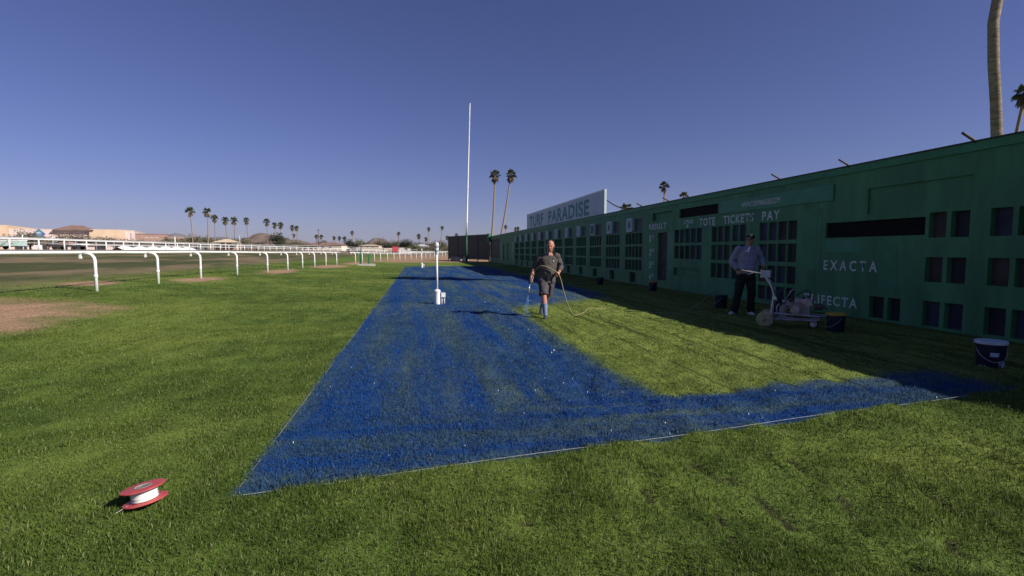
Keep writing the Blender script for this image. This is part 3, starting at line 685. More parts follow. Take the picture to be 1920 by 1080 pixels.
def head(mb, c, f, tilt=0.0, s=1.0):
    """cranium, jaw, nose, brow, ears looking along f (horizontal)"""
    f = Vector((f[0], f[1], 0)).normalized(); r = Vector((0, 0, 1)).cross(f) * -1
    Rm = Matrix((r, f, Vector((0, 0, 1)))).transposed() @ Matrix.Rotation(tilt, 3, 'X'); c = Vector(c); P = lambda x, y, z: c + Rm @ Vector((x * s, y * s, z * s))
    mb.ell(P(0, -.012, .028), (.076 * s, .096 * s, .092 * s), Rm); mb.ell(P(0, .022, -.045), (.058 * s, .070 * s, .075 * s), Rm)
    mb.ell(P(0, .055, -.088), (.032 * s, .032 * s, .026 * s), Rm)
    mb.tube([P(0, .086, .012), P(0, .108, -.022), P(0, .088, -.034)], [.010 * s, .015 * s, .011 * s], 8)
    mb.ell(P(0, .076, .028), (.050 * s, .020 * s, .011 * s), Rm)
    for k in (-1, 1): mb.ell(P(k * .078, -.010, -.008), (.010 * s, .020 * s, .032 * s), Rm); mb.ell(P(k * .042, .058, -.030), (.022 * s, .024 * s, .022 * s), Rm)
    mb.ell(P(0, .086, -.060), (.026 * s, .010 * s, .010 * s), Rm)
    return P, Rm
def face_bits(P, Rm, s, parent):
    for k in (-1, 1): MB().ell(P(k * .031, .089, .006), (.013 * s, .006 * s, .007 * s), Rm, 10, 6).build('eye', 'hub', parent, True)
    MB().ell(P(0, .0955, -.058), (.022 * s, .004 * s, .003 * s), Rm, 10, 6).build('mouth', 'hair_grey', parent, True)
def hand(mb, w, d, n, thumb, curl=0.6, s=1.0):
    """w wrist, d direction of the hand, n palm normal, thumb direction"""
    w = Vector(w); d = Vector(d).normalized(); n = Vector(n); n = (n - d * n.dot(d)).normalized(); t = Vector(thumb); t = (t - d * t.dot(d) - n * t.dot(n)).normalized()
    Rm = Matrix((t, n, d)).transposed()
    mb.ell(w + d * .045 * s, (.042 * s, .017 * s, .054 * s), Rm)
    for k, (o, l) in enumerate(((.030, .075), (.010, .084), (-.010, .078), (-.029, .062))):
        a = w + d * .085 * s + t * o * s; p = [a - d * .03 * s, a]; ang = 0
        for j, q in enumerate((.42, .33, .25)):
            ang += curl * (1.1 if j else 0.8); p.append(p[-1] + (d * math.cos(ang) + n * math.sin(ang)) * l * q * s)
        mb.tube(p, [.0105 * s, .0100 * s, .0092 * s, .0085 * s, .0070 * s], 8)
    a = w + d * .022 * s + t * .034 * s
    mb.tube([a - t * .02 * s, a, a + (t * .7 + d * .6 + n * .35).normalized() * .034 * s, a + (t * .35 + d * .8 + n * .8).normalized() * .062 * s], [.013 * s, .0125 * s, .0105 * s, .0085 * s], 8)
def shoe(mb, heel, d, up=0.0, s=1.0):
    d = Vector((d[0], d[1], 0)).normalized(); r = Vector((0, 0, 1)).cross(d); h = Vector(heel)
    lift = Vector((0, 0, 1))
    pts = [h - d * .03, h + d * .05, h + d * .13, h + d * .20, h + d * .245]
    rr = [(.045, .038), (.052, .043), (.040, .047), (.032, .046), (.020, .032)]
    q = [Vector((p.x, p.y, p.z + e - up * (h - p).length * 0)) for p, e in zip(pts, (.045, .052, .040, .032, .024))]
    if up: q = [h + Matrix.Rotation(up, 3, r) @ (p - h) for p in q]
    mb.tube(q, rr, 14, up=(0, 0, 1))

# walking sprayer
pa = thing('person', 'person walking in grey brown long sleeve shirt and dark shorts, holding spray wand', 'person', (2.70, 10.76, 0), -YAW)
pa.location.z = Z(2.70, 10.5)
RS, LS = Vector((-.075, .02, 1.325)), Vector((.29, .01, 1.345)); RE, LE = Vector((-.195, .05, 1.10)), Vector((.385, .05, 1.11)); RW, LW = Vector((-.270, -.06, .90)), Vector((.325, -.14, 1.00))
RH, LH = Vector((-.015, .0, .86)), Vector((.155, .02, .86)); RK, LK = Vector((.0, -.17, .50)), Vector((.105, .06, .47)); RA, LA = Vector((.03, -.27, .085)), Vector((-.02, .42, .20))
mb = MB()
mb.tube([(.07, .02, .80), (.07, .02, .90), (.085, .0, 1.05), (.10, .0, 1.20), (.108, .005, 1.30), (.115, .0, 1.36), (.125, -.015, 1.42), (.138, -.04, 1.50)], [(.14, .11), (.165, .12), (.165, .125), (.175, .115), (.18, .10), (.12, .08), (.058, .060), (.055, .060)], 20, up=(1, 0, 0))
for a, b_, c in ((RS, RE, RW), (LS, LE, LW)): mb.tube([a + Vector((0, 0, .01)), a, a.lerp(b_, .5), b_, b_.lerp(c, .35), c], [.045, .055, .048, .041, .043, .028], 12)
for a, b_, c in ((RH, RK, RA), (LH, LK, LA)): mb.tube([a + Vector((0, 0, .03)), a, a.lerp(b_, .5), b_, b_.lerp(c, .3), b_.lerp(c, .65), c], [.08, .088, .074, .056, .060, .046, .036], 12)
Pf, Rf = head(mb, (.145, -.065, 1.565), (-.22, -1.0), -0.22)
hand(mb, RW, (-.15, -.25, -1), (.9, -.2, .1), (.1, -1, 0), .75)
hand(mb, LW, (-.45, -.35, -.55), (-.3, .8, -.4), (-.5, -.2, 1), .8)
mb.tube([RA, RA + Vector((0, -.05, -.05))], .033, 8); mb.tube([LA, LA + Vector((0, .02, -.06))], .033, 8)
body_part('body', mb, .0075, 'skin', pa, 2)
face_bits(Pf, Rf, 1.0, pa)
hm = MB(); hm.ell(Pf(0, -.030, .030), (.0795, .088, .086), Rf); hr = body_part('hair', hm, .008, 'hair_grey', pa, 2)
sh = MB()
sh.tube([(.07, .02, .845), (.07, .015, .90), (.08, .0, 1.0), (.09, -.005, 1.10), (.10, .0, 1.20), (.108, .005, 1.29), (.113, .0, 1.35), (.120, -.010, 1.395)], [(.182, .142), (.192, .150), (.190, .158), (.192, .150), (.198, .135), (.205, .118), (.150, .098), (.068, .068)], 24, up=(1, 0, 0))
sh.tube([RS + Vector((.05, 0, .02)), RS, RS.lerp(RE, .5), RE, RE.lerp(RW, .20)], [.070, .078, .070, .064, .060], 14)
sh.tube([LS + Vector((-.05, 0, .02)), LS, LS.lerp(LE, .5), LE, LE.lerp(LW, .75)], [.070, .078, .070, .064, .050], 14)
for k in range(9):   # folds
    a = random.uniform(-1.2, 1.2); z = random.uniform(.90, 1.12); c = Vector((.08 + .17 * math.sin(a), -.135 * math.cos(a), z)); sh.tube([c + Vector((-.07, .015, .03)), c, c + Vector((.07, .015, -.02))], [.006, .016, .006], 8)
body_part('shirt', sh, .009, 'shirt', pa, 4)
cl = MB(); cl.tube([(.02 + .085, -.075, 1.355), (.112, -.088, 1.395), (.135, -.085, 1.435)], [(.006, .010), (.010, .020), (.008, .016)], 8); body_part('undershirt_collar', cl, .006, 'collar', pa, 1)
so = MB(); so.tube([(.07, .02, .90), (.07, .02, .84), (.07, .02, .76)], [(.178, .140), (.190, .150), (.186, .150)], 22, up=(1, 0, 0))
so.tube([RH, RH.lerp(RK, .45), RH.lerp(RK, .98)], [.112, .112, .104], 16); so.tube([LH, LH.lerp(LK, .45), LH.lerp(LK, .93)], [.112, .112, .102], 16)
body_part('shorts', so, .009, 'shorts', pa, 3)
for K, Aa in ((RK, RA), (LK, LA)):
    k = MB(); k.tube([K.lerp(Aa, .42), K.lerp(Aa, .7), Aa + Vector((0, 0, -.02))], [.064, .052, .044], 14); body_part('sock', k, .007, 'sock', pa, 1)
s1 = MB(); shoe(s1, (RA.x, RA.y + .02, -.005), (-.1, -1)); body_part('shoe', s1, .006, 'shoe_dark', pa, 2)
s2 = MB(); shoe(s2, (LA.x, LA.y + .02, LA.z - .09), (-.05, -1), rad(26)); body_part('shoe', s2, .006, 'shoe_dark', pa, 2)
MB().ell((.205, -.119, 1.245), (.012, .006, .014)).build('badge', 'collar', pa, True)
MB().box((.10, -.150, .90), (.06, .03, .12)).build('holster', 'black', pa)

# wand, its spray and the hose
Ma = Matrix.Translation((2.70, 10.76, pa.location.z)) @ Matrix.Rotation(-YAW, 4, 'Z')
wd = thing('spray_wand', 'black and silver spray wand held over the blue turf', 'spray wand', (0, 0, 0)); wd.matrix_world = Ma
g0 = RW + Vector((-.03, -.06, -.10))
MB().tube([g0 + Vector((.01, .03, .09)), g0 + Vector((.0, .0, .02)), g0 + Vector((-.006, -.02, -.06))], [.019, .022, .018], 10).build('grip', 'black', wd, True)
MB().tube([g0 + Vector((-.006, -.02, -.06)), g0 + Vector((-.03, -.08, -.24))], [.012, .010], 10).build('tube', 'steel', wd, True)
MB().tube([g0 + Vector((.01, -.05, .04)), g0 + Vector((.008, -.058, -.03))], .006, 8).build('trigger', 'black', wd, True)
tip = g0 + Vector((-.03, -.08, -.24)); MB().tube([tip, tip + Vector((-.004, -.012, -.035))], [.016, .011], 10).build('nozzle', 'black', wd, True)
spm = MB()
for k in range(380):
    t = random.random() ** 0.8; a = random.uniform(0, 2 * PI); q = math.sqrt(random.random()) * t * 0.085
    c = tip + Vector((-.01 - .05 * t + q * math.cos(a) * 1.5, -.02 - .10 * t + q * math.sin(a), -.04 - .50 * t)); r = .0014 + .001 * random.random()
    spm.add([c + Vector((r, 0, 0)), c + Vector((-r * .5, r * .86, 0)), c + Vector((-r * .5, -r * .86, 0)), c + Vector((0, 0, r * 3)), c - Vector((0, 0, r * 3))], [(0, 1, 3), (1, 2, 3), (2, 0, 3), (1, 0, 4), (2, 1, 4), (0, 2, 4)])
so_ = spm.build('paint_spray', 'paint_blue'); so_.matrix_world = Ma; tag(so_, 'thin blue paint spray falling from the wand', 'spray', kind='stuff')
loc = [g0 + Vector((0, 0, -.05)), g0 + Vector((.05, .02, .02)), Vector((-.20, -.03, .99)), Vector((-.145, -.07, 1.09)), Vector((-.06, -.155, 1.14)), Vector((.06, -.182, 1.12)), Vector((.20, -.19, 1.05)), LW + Vector((-.02, -.05, -.03)), Vector((.37, -.17, .82)), Vector((.44, -.15, .55)), Vector((.55, -.12, .24)), Vector((.68, -.05, .06))]
hp = [Ma @ p for p in loc] + [Vector((x, y, Z(x, y) + e)) for x, y, e in ((3.75, 11.15, .018), (4.15, 11.85, .014), (4.75, 11.95, .0), (5.2, 11.2, -.004), (5.7, 10.75, .012), (6.2, 10.95, .02))] + [Vector((6.75, 11.35, .12)), Vector((7.25, 11.62, .36)), Vector((7.52, 11.70, .40)), Vector((7.62, 11.72, .22))]
tag(MB().tube(smooth_path(hp, 8), .0105, 8).build('paint_hose', 'hose', None, True), 'tan paint hose held by walking person and trailing over the grass', 'hose')

# standing person in the shade
pb = thing('person', 'person in black cap and blue grey sweatshirt standing by the spray machine', 'person', (7.36, 10.42, 0), -YAW)
pb.location.z = Z(7.36, 10.42)
RS, LS = Vector((-.165, .0, 1.515)), Vector((.235, .0, 1.52)); RE, LE = Vector((-.275, .08, 1.235)), Vector((.40, .07, 1.27)); RW, LW = Vector((-.19, -.03, 1.03)), Vector((.345, -.15, 1.13))
RH, LH = Vector((-.07, .01, .96)), Vector((.12, .01, .96)); RK, LK = Vector((-.155, -.04, .53)), Vector((.14, -.05, .53)); RA, LA = Vector((-.215, .02, .085)), Vector((.155, .0, .085))
mb = MB()
mb.tube([(.02, .01, .90), (.025, .01, 1.0), (.03, .0, 1.15), (.035, .0, 1.32), (.038, .005, 1.44), (.04, .0, 1.52), (.05, -.005, 1.58), (.07, -.015, 1.66)], [(.15, .11), (.165, .12), (.165, .12), (.18, .115), (.19, .105), (.13, .085), (.060, .062), (.056, .060)], 20, up=(1, 0, 0))
for a, b_, c in ((RS, RE, RW), (LS, LE, LW)): mb.tube([a + Vector((0, 0, .01)), a, a.lerp(b_, .5), b_, b_.lerp(c, .35), c], [.045, .055, .048, .041, .043, .028], 12)
for a, b_, c in ((RH, RK, RA), (LH, LK, LA)): mb.tube([a + Vector((0, 0, .03)), a, a.lerp(b_, .5), b_, b_.lerp(c, .3), b_.lerp(c, .65), c], [.08, .090, .078, .058, .060, .046, .036], 12)
Pf, Rf = head(mb, (.085, -.035, 1.725), (-.62, -.78), -0.15)
hand(mb, RW, (.35, -.25, -1), (.8, .5, 0), (.2, -1, 0), .5); hand(mb, LW, (-.25, -.55, -.75), (-.5, .2, .2), (-.2, -.6, 1), .85)
body_part('body', mb, .0075, 'skin_tan', pb, 2); face_bits(Pf, Rf, 1.0, pb)
hm = MB(); hm.ell(Pf(0, -.030, -.005), (.080, .080, .062), Rf); body_part('hair', hm, .008, 'hair_grey', pb, 2)
cp = MB(); cp.ell(Pf(0, -.012, .058), (.088, .106, .078), Rf, 22, 12); cp.tube([Pf(0, .06, .052), Pf(0, .12, .050), Pf(0, .175, .036)], [(.010, .078), (.007, .076), (.006, .052)], 16, up=(0, 0, 1)); capo = body_part('cap', cp, .006, 'cap', pb, 2)
MB().ell(Pf(0, -.012, .137), (.010, .010, .006), Rf, 10, 6).build('cap_button', 'cap', capo, True)
sh = MB()
sh.tube([(.02, .01, .96), (.02, .01, 1.0), (.03, -.01, 1.10), (.032, -.012, 1.22), (.035, -.005, 1.34), (.038, .0, 1.45), (.04, .0, 1.525), (.048, -.008, 1.575)], [(.196, .150), (.215, .168), (.218, .176), (.215, .166), (.220, .150), (.222, .130), (.155, .105), (.078, .078)], 24, up=(1, 0, 0))
sh.tube([RS + Vector((.05, 0, .02)), RS, RS.lerp(RE, .5), RE, RE.lerp(RW, .5), RE.lerp(RW, .92)], [.074, .084, .080, .076, .066, .050], 14)
sh.tube([LS + Vector((-.05, 0, .02)), LS, LS.lerp(LE, .5), LE, LE.lerp(LW, .5), LE.lerp(LW, .92)], [.074, .084, .080, .076, .066, .050], 14)
for k in range(8):
    a = random.uniform(-1.2, 1.2); z = random.uniform(1.0, 1.25); c = Vector((.03 + .19 * math.sin(a), -.16 * math.cos(a), z)); sh.tube([c + Vector((-.08, .015, .03)), c, c + Vector((.08, .015, -.02))], [.006, .018, .006], 8)
body_part('sweatshirt', sh, .009, 'sweat', pb, 4)
cl = MB(); cl.tube([(-.075, -.118, 1.47), (-.02, -.132, 1.455), (.02, -.115, 1.52), (.055, -.088, 1.575)], [(.010, .022), (.014, .036), (.014, .034), (.010, .018)], 10); body_part('collar', cl, .006, 'collar', pb, 1)  # collar made large and white to paint in the sunlit patch on the chest
tr = MB(); tr.tube([(.02, .01, 1.02), (.02, .01, .94), (.025, .01, .84)], [(.178, .140), (.192, .152), (.180, .150)], 22, up=(1, 0, 0))
for H_, K, Aa in ((RH, RK, RA), (LH, LK, LA)): tr.tube([H_, H_.lerp(K, .45), K, K.lerp(Aa, .5), Aa + Vector((0, .0, -.015))], [.112, .108, .088, .084, .080], 16)
body_part('trousers', tr, .009, 'trousers', pb, 3)
s1 = MB(); shoe(s1, (RA.x, RA.y + .03, -.005), (-.75, -.7)); body_part('shoe', s1, .006, 'shoe_white', pb, 2)
s2 = MB(); shoe(s2, (LA.x, LA.y + .03, -.005), (-.1, -1)); body_part('shoe', s2, .006, 'shoe_white', pb, 2)

# ------------------------------------------------------------------ paint spraying machine
mc = thing('paint_sprayer', 'grey wheeled petrol paint sprayer with handlebars and tan wheel', 'machine', (6.53, 8.60, 0), -YAW - rad(32))
mc.location.z = Z(6.53, 8.6) - 0.005
Ry = Matrix.Rotation(PI / 2, 3, 'X')
for y in (-0.04, 0.44):
    w = MB().lathe([(.095, -.035), (.125, -.036), (.145, -.022), (.147, 0), (.145, .022), (.125, .036), (.095, .035)], 28, (0, y, .147), Ry).build('wheel', 'wheel_tan', mc, True, 40)
    MB().lathe([(.03, -.042), (.036, -.02), (.096, -.018), (.096, .018), (.036, .02), (.03, .042)], 24, (0, y, .147), Ry).build('rim', 'wheel_tan' if y < 0 else 'machine_grey', w, True, 40)
    MB().lathe([(.0, -.055), (.022, -.054), (.022, .054), (0, .055)], 14, (0, y, .147), Ry).build('hub', 'machine_grey', w, True)
MB().tube([(0, -.02, .147), (0, .42, .147)], .014, 10).build('axle', 'machine_grey', mc, True)
fr = MB()
for y in (.05, .36): fr.tube([(-.02, y, .17), (.20, y, .155), (.80, y, .165), (.90, y, .20)], .019, 10)
for x in (.2, .5, .85): fr.tube([(x, .05, .165), (x, .36, .165)], .016, 8)
fr.box((.50, .205, .19), (.62, .30, .02)); fr.build('frame', 'machine_grey', mc, True, 40)
fr2 = MB(); fr2.tube([(.15, .05, .27), (.95, .05, .25), (1.05, .20, .25), (.95, .36, .25), (.15, .36, .27)], .014, 8); fr2.build('bumper_bar', 'steel', mc, True)
cw = MB().lathe([(.06, -.022), (.08, -.02), (.088, 0), (.08, .02), (.06, .022)], 20, (.80, .20, .088), Ry).build('front_wheel', 'rubber', mc, True, 40)
MB().lathe([(0, -.024), (.06, -.022), (.06, .022), (0, .024)], 16, (.80, .20, .088), Ry).build('rim', 'white_paint', cw, True)
MB().box((.80, .20, .155), (.09, .09, .03)).build('caster_fork', 'white_paint', mc)
eng = MB().box((.60, .20, .335), (.26, .24, .20)).build('engine', 'engine', mc)
for k in range(6): MB().box((.60, .075, .27 + k * .026), (.22, .014, .012)).build('cooling_fin', 'machine_grey', eng)
tk = MB(); tk.box((.62, .20, .50), (.30, .26, .12), taper=.86); tk.build('fuel_tank', 'engine', mc); MB().lathe([(.03, .56), (.03, .585), (0, .588)], 14, (.62, .20, 0)).build('fuel_cap', 'black', mc, True)
MB().tube([(.80, .12, .42), (.94, .12, .43)], [.06, .06], 14).build('muffler', 'rod', mc, True, 40); MB().tube([(.94, .12, .43), (1.0, .10, .40)], .016, 8).build('exhaust', 'rod', mc, True)
MB().tube([(.50, .02, .36), (.50, -.035, .36)], [.085, .075], 20).build('recoil_cover', 'engine', mc, True, 40)
MB().tube([(.30, .20, .20), (.30, .20, .44)], [.075, .07], 16).build('pump', 'machine_grey', mc, True, 40); MB().tube([(.30, .20, .44), (.30, .20, .52)], .03, 12).build('pump_rod', 'steel', mc, True)
MB().tube([(.20, .10, .16), (.19, .08, .40), (.24, .07, .46)], .013, 8).build('suction_pipe', 'steel', mc, True)
for y in (.06, .34):
    MB().tube(smooth_path([(.10, y, .17), (.11, y, .40), (.13, y, .62), (.08, y, .78), (-.02, y, .95), (-.10, y, 1.02)], 5), .019, 10).build('upright', 'steel', mc, True)
    MB().tube(smooth_path([(-.10, y, 1.02), (-.30, y - .02, 1.05), (-.52, y - .05, 1.09)], 4), .011, 10).build('handlebar', 'machine_grey', mc, True)
    MB().tube([(-.40, y - .035, 1.068), (-.54, y - .052, 1.094)], .015, 10).build('handgrip', 'black', mc, True)
    MB().tube([(-.22, y - .01, 1.045), (-.34, y - .02, .985)], .008, 8).build('brake_lever', 'steel', mc, True)
MB().tube([(.03, .06, .88), (.03, .34, .88)], .014, 8).build('cross_bar', 'machine_grey', mc, True)
cb = MB().box((-.03, .20, 1.01), (.17, .24, .14)).build('control_box', 'box_grey', mc); MB().box((-.04, .20, 1.0835), (.13, .18, .006)).build('control_panel', 'hub', cb)
MB().box((-.03, .20, .925), (.14, .20, .02)).build('box_shelf', 'black', mc)
for k in range(3):
    a = np.linspace(0, 2 * PI, 25); MB().tube([(.22 + .02 * k, .20 + .17 * math.cos(q), .56 + .15 * math.sin(q)) for q in a], .011, 6, cap=False).build('hose_coil', 'bucket_navy', mc, True)
MB().tube(smooth_path([(.30, .2, .50), (.38, .05, .62), (.42, .02, .70), (.47, .06, .74)], 4), .008, 6).build('cable', 'steel', mc, True)

MB().box((.40, .20, .47), (.12, .16, .10)).build('filter_box', 'machine_grey', mc); MB().tube([(.42, .08, .52), (.42, .30, .52)], .035, 12).build('air_cleaner', 'black', mc, True, 40)
MB().lathe([(.0, -.012), (.032, -.012), (.032, .012), (0, .012)], 16, (.16, .03, .56), Ry).build('pressure_gauge', 'white_plastic', mc, True, 40)
for k, pts in enumerate((((.30, .12, .46), (.22, .02, .52), (.14, .04, .70), (.08, .10, .86)), ((.62, .06, .46), (.52, -.04, .50), (.40, -.02, .40), (.30, .06, .30)), ((.70, .30, .56), (.74, .34, .66), (.64, .32, .70), (.50, .26, .60)), ((.12, .34, .60), (.20, .38, .44), (.34, .36, .30)))):
    MB().tube(smooth_path(pts, 5), .010, 6).build('cable', ('black', 'hose', 'black', 'steel')[k], mc, True)
MB().box((.20, .36, .36), (.16, .06, .22)).build('tool_pouch', 'bucket_navy', mc); MB().box((.46, .36, .26), (.20, .05, .10)).build('side_guard', 'wheel_tan', mc)
for x in (.28, .46, .66, .82): MB().lathe([(.0, .0), (.012, .0), (.012, .012), (0, .014)], 8, (x, .06, .20)).build('bolt', 'steel', mc)
# ------------------------------------------------------------------ palms
def palm_crown_mesh(seed, n_live, n_dead, R):
    rr = random.Random(seed); live = MB(); dead = MB()
    def frond(mb, az, el, ln, droop):
        d = Vector((math.cos(az) * math.cos(el), math.sin(az) * math.cos(el), math.sin(el))); side = Vector((-math.sin(az), math.cos(az), 0)); up = d.cross(side) * -1
        st = d * ln * .52 + Vector((0, 0, -droop * .10)); mb.tube([Vector((0, 0, 0)) + d * .08, st], [.022 * R, .012 * R], 4, cap=False)
        nb = 11
        for k in range(nb):
            a = -1.25 + 2.5 * k / (nb - 1); l = ln * (.62 - .13 * abs(a)) * rr.uniform(.85, 1.1); q = d * math.cos(a) + side * math.sin(a) + up * rr.uniform(-.12, .12)
            m = st + q * l * .6; e = st + q * l + Vector((0, 0, -droop * l * rr.uniform(.35, .75))); w = side * math.cos(a) - d * math.sin(a); w = w * (.075 * ln)
            mb.add([st, m + w, e, m - w + up * .02], [(0, 1, 2), (0, 2, 3)])
    for k in range(n_live):
        el = math.asin(rr.uniform(-.25, .98)); frond(live, k * 2.399 + rr.uniform(-.2, .2), el, R * rr.uniform(.82, 1.08), .25 + .5 * (1 - max(el, 0)))
    for k in range(n_dead):
        el = -rr.uniform(.5, 1.35); frond(dead, k * 2.399 + rr.uniform(-.2, .2), el, R * rr.uniform(.7, 1.0), .8)
    a = live.mesh('crown'); a.materials.append(M['frond']); b = dead.mesh('skirt'); b.materials.append(M['skirt']); return a, b
CROWNS = [palm_crown_mesh(k, 34, (18, 22, 10)[k % 3], 1.0) for k in range(3)]
def palm(base, top, label, R=1.35, r0=.24, r1=.16, group=None, var=None, bend=None, skirt=True):
    base = Vector(base); top = Vector(top); t = thing('fan_palm', label, 'palm', base, random.uniform(0, 6.2), group); t.rotation_euler.z = 0
    d = top - base; pts = []
    for k in range(13):
        s = k / 12; p = d * s
        if bend: p = p + Vector(bend(s))
        else: p = p + Vector((math.sin(s * 3.1) * .012 * d.z, 0, 0))
        pts.append(p)
    rs = [(r0 + (r1 - r0) * (k / 12)) * (1.25 if k == 0 else 1) * random.uniform(.96, 1.04) for k in range(13)]; pts[0] = pts[0] - Vector((0, 0, .3))
    MB().tube(pts, rs, 10).build('trunk', 'trunk', t, True)
    cm, sm_ = CROWNS[random.randrange(3) if var is None else var]
    c = link('crown', cm, t); c.location = pts[-1]; c.scale = (R, R, R); c.rotation_euler.z = random.uniform(0, 6.2)
    if skirt: q = link('skirt', sm_, t); q.location = pts[-1]; q.scale = (R * .9, R * .9, R * 1.45); q.rotation_euler.z = random.uniform(0, 6.2)
    return t
G1 = 'fan palms in the row beyond the racetrack'
ROW = (('tall fan palm, one of the two highest in the racetrack row', ((-73.4, 184.5, 14.6), (-69.5, 187.9, 14.7))), ('fan palm beside the pavilion, between it and the two highest palms', ((-78.1, 217.9, 14.4),)),
       ('fan palm rising straight behind the pavilion roof', ((-79.2, 232.4, 14.4), (-77.7, 238.2, 14.75))), ('lone fan palm between the pavilion and the bare hill', ((-73.7, 241.5, 14.8),)),
       ('fan palm whose trunk crosses the bare brown hill', ((-69.6, 257, 15.2), (-73.8, 286.3, 15.15), (-69.6, 281.5, 14.9))), ('fan palm of the small close pair past the bare hill', ((-72.3, 318.6, 15.2), (-70.3, 320.2, 15.0))))
for lab, spots in ROW:
    for (x, y, z) in spots: palm((x + random.uniform(-.4, .4), y, Z(x, y)), (x, y, z), lab, random.uniform(1.3, 1.55), .20, .14, G1)
palm((17.6, 125, 0), (18.9, 124.6, 20.0), 'very tall slender palm nearest the flagpole', 1.35, .26, .16, var=0)
palm((19.6, 126.5, 0), (23.1, 125.9, 20.4), 'very tall slender palm leaning toward the name sign', 1.35, .26, .16, var=1)
palm((6.0, 334.5, 0), (7.3, 334.3, 15.6), 'small distant upright palm above the white rail', 1.2, .28, .2)
palm((13.4, 333, 0), (15.8, 332.7, 16.3), 'small distant leaning palm beside the black screen', 1.2, .28, .2)
palm((59.6, 345, 0), (59.6, 344.9, 17.9), 'lone tiny palm beyond the far end of the green wall', 1.3, .25, .2)
G2 = 'pair of tiny palms beyond the wall'
palm((66.4, 343.6, 0), (66.4, 343.6, 16.4), 'tiny palm of a close pair beyond the green wall', 1.3, .25, .2, G2); palm((68.3, 345.3, 0), (68.3, 345.3, 16.9), 'tiny palm of a close pair beyond the green wall', 1.3, .25, .2, G2)
palm((66.4, 130.3, 0), (66.4, 130, 19.1), 'palm with bushy crown rising behind the RESULT column', 1.35, .26, .17, var=2)
palm((77.2, 138.3, 0), (77.0, 138.3, 17.7), 'palm crown just clearing the wall above the black display', 1.30, .26, .17, var=2)
palm((44.4, 103.6, 0), (44.35, 103.6, 10.3), 'low wide tan palm crown beside the name sign', 1.5, .26, .18, var=1)
def bb_(s):
    z = s * 15.2; return (float(np.interp(z, [0, 5.3, 6.4, 7.4, 8.6, 9.6, 11.5, 15.2], [0.05, -.03, -.19, -.35, -.54, -.40, -.1, 0.1])), 0, 0)
palm((19.06, 13.96, 0), (19.06, 13.96, 15.2), 'thick bare palm trunk rising close behind the green wall', 1.5, .175, .135, bend=bb_)
palm((67.6, 48.4, 0), (69.3, 48.2, 19.6), 'curved palm with visible crown behind the thick trunk', 1.15, .21, .17, bend=lambda s: (-1.0 * math.sin(PI * s) * .6, 0, 0))

# ------------------------------------------------------------------ desert trees
def tree_mesh(seed, leaf, spread, nl):
    rr = random.Random(seed); tr = MB(); lf = MB(); tips = []
    tr.tube([(0, 0, -.03), (.01, 0, .12), (.0, .02, .22)], [.040, .032, .026], 7, cap=False)
    for k in range(7):
        a = k * 2.4 + rr.uniform(-.4, .4); e = rr.uniform(.35, 1.2); l = rr.uniform(.35, .62); d = Vector((math.cos(a) * math.cos(e) * spread, math.sin(a) * math.cos(e) * spread, math.sin(e)))
        p0 = Vector((0, 0, rr.uniform(.12, .22))); p1 = p0 + d * l * .5 + Vector((0, 0, rr.uniform(-.03, .05))); p2 = p0 + d * l; tr.tube([p0, p1, p2], [.018, .012, .005], 5, cap=False); tips += [p1, p2, p1.lerp(p2, .5)]
        for j in range(3):
            q = p1 + Vector((rr.uniform(-1, 1) * spread, rr.uniform(-1, 1) * spread, rr.uniform(-.3, .8))).normalized() * rr.uniform(.12, .26); tr.tube([p1, q], [.008, .003], 4, cap=False); tips.append(q)
    for k in range(nl):
        c = rr.choice(tips) + Vector((rr.gauss(0, .075) * spread, rr.gauss(0, .075) * spread, rr.gauss(0, .06))); c.z = max(c.z, .06); s = rr.uniform(.016, .040)
        u = Vector((rr.gauss(0, 1), rr.gauss(0, 1), rr.gauss(0, .6))).normalized(); v = u.cross(Vector((rr.gauss(0, 1), rr.gauss(0, 1), rr.gauss(0, 1)))).normalized()
        lf.add([c - u * s, c + v * s * .7, c + u * s, c - v * s * .7], [(0, 1, 2, 3)])
    a = tr.mesh('trunk'); a.materials.append(M['bark']); b = lf.mesh('crown'); b.materials.append(M[leaf]); return a, b
TREES = [tree_mesh(1, 'leaf1', 1.15, 1500), tree_mesh(2, 'leaf2', 1.25, 800), tree_mesh(3, 'leaf3', 1.0, 1500), tree_mesh(4, 'leaf1', 1.4, 1000)]
def tree(x, y, h, k, label, group=None, name='desert_tree', cat='tree', wid=1.0):
    t = thing(name, label, cat, (x, y, Z(x, y)), random.uniform(0, 6.2), group); a, b = TREES[k]; s = h / .76
    for nm, me in (('trunk', a), ('crown', b)): o = link(nm, me, t); o.scale = (s * wid, s * wid, s)
    return t
def belt(spots, label, group, kinds, wid=1.0, hs=1.0):
    for i, (x, y, top) in enumerate(spots): tree(x, y, hs * max(top - Z(x, y), 2.5) * random.uniform(.92, 1.08), kinds[i % len(kinds)], label, group, wid=wid)
belt([(-124, 175.6, 6.1), (-119.6, 174.8, 6.6), (-122.3, 185.5, 7.0), (-119.8, 185, 7.4), (-112.7, 181.6, 5.2), (-110.8, 183.3, 6.3), (-108.3, 184.9, 7.9), (-107.2, 187.7, 6.0), (-104.6, 190.3, 6.6), (-99.9, 186.4, 6.2), (-98.4, 189.1, 6.7)],
     'thin brownish desert tree in front of the pink warehouse', 'desert trees before the warehouse', (1, 3, 1, 0), 1.0, 1.06)
belt([(-98.5, 199.4, 6.8), (-96.5, 201, 6.5), (-92.2, 198.2, 5.9), (-94.5, 210.8, 6.2)], 'low brownish desert tree in front of the brown building', 'desert trees before the brown building', (3, 1), 1.2, 0.85)
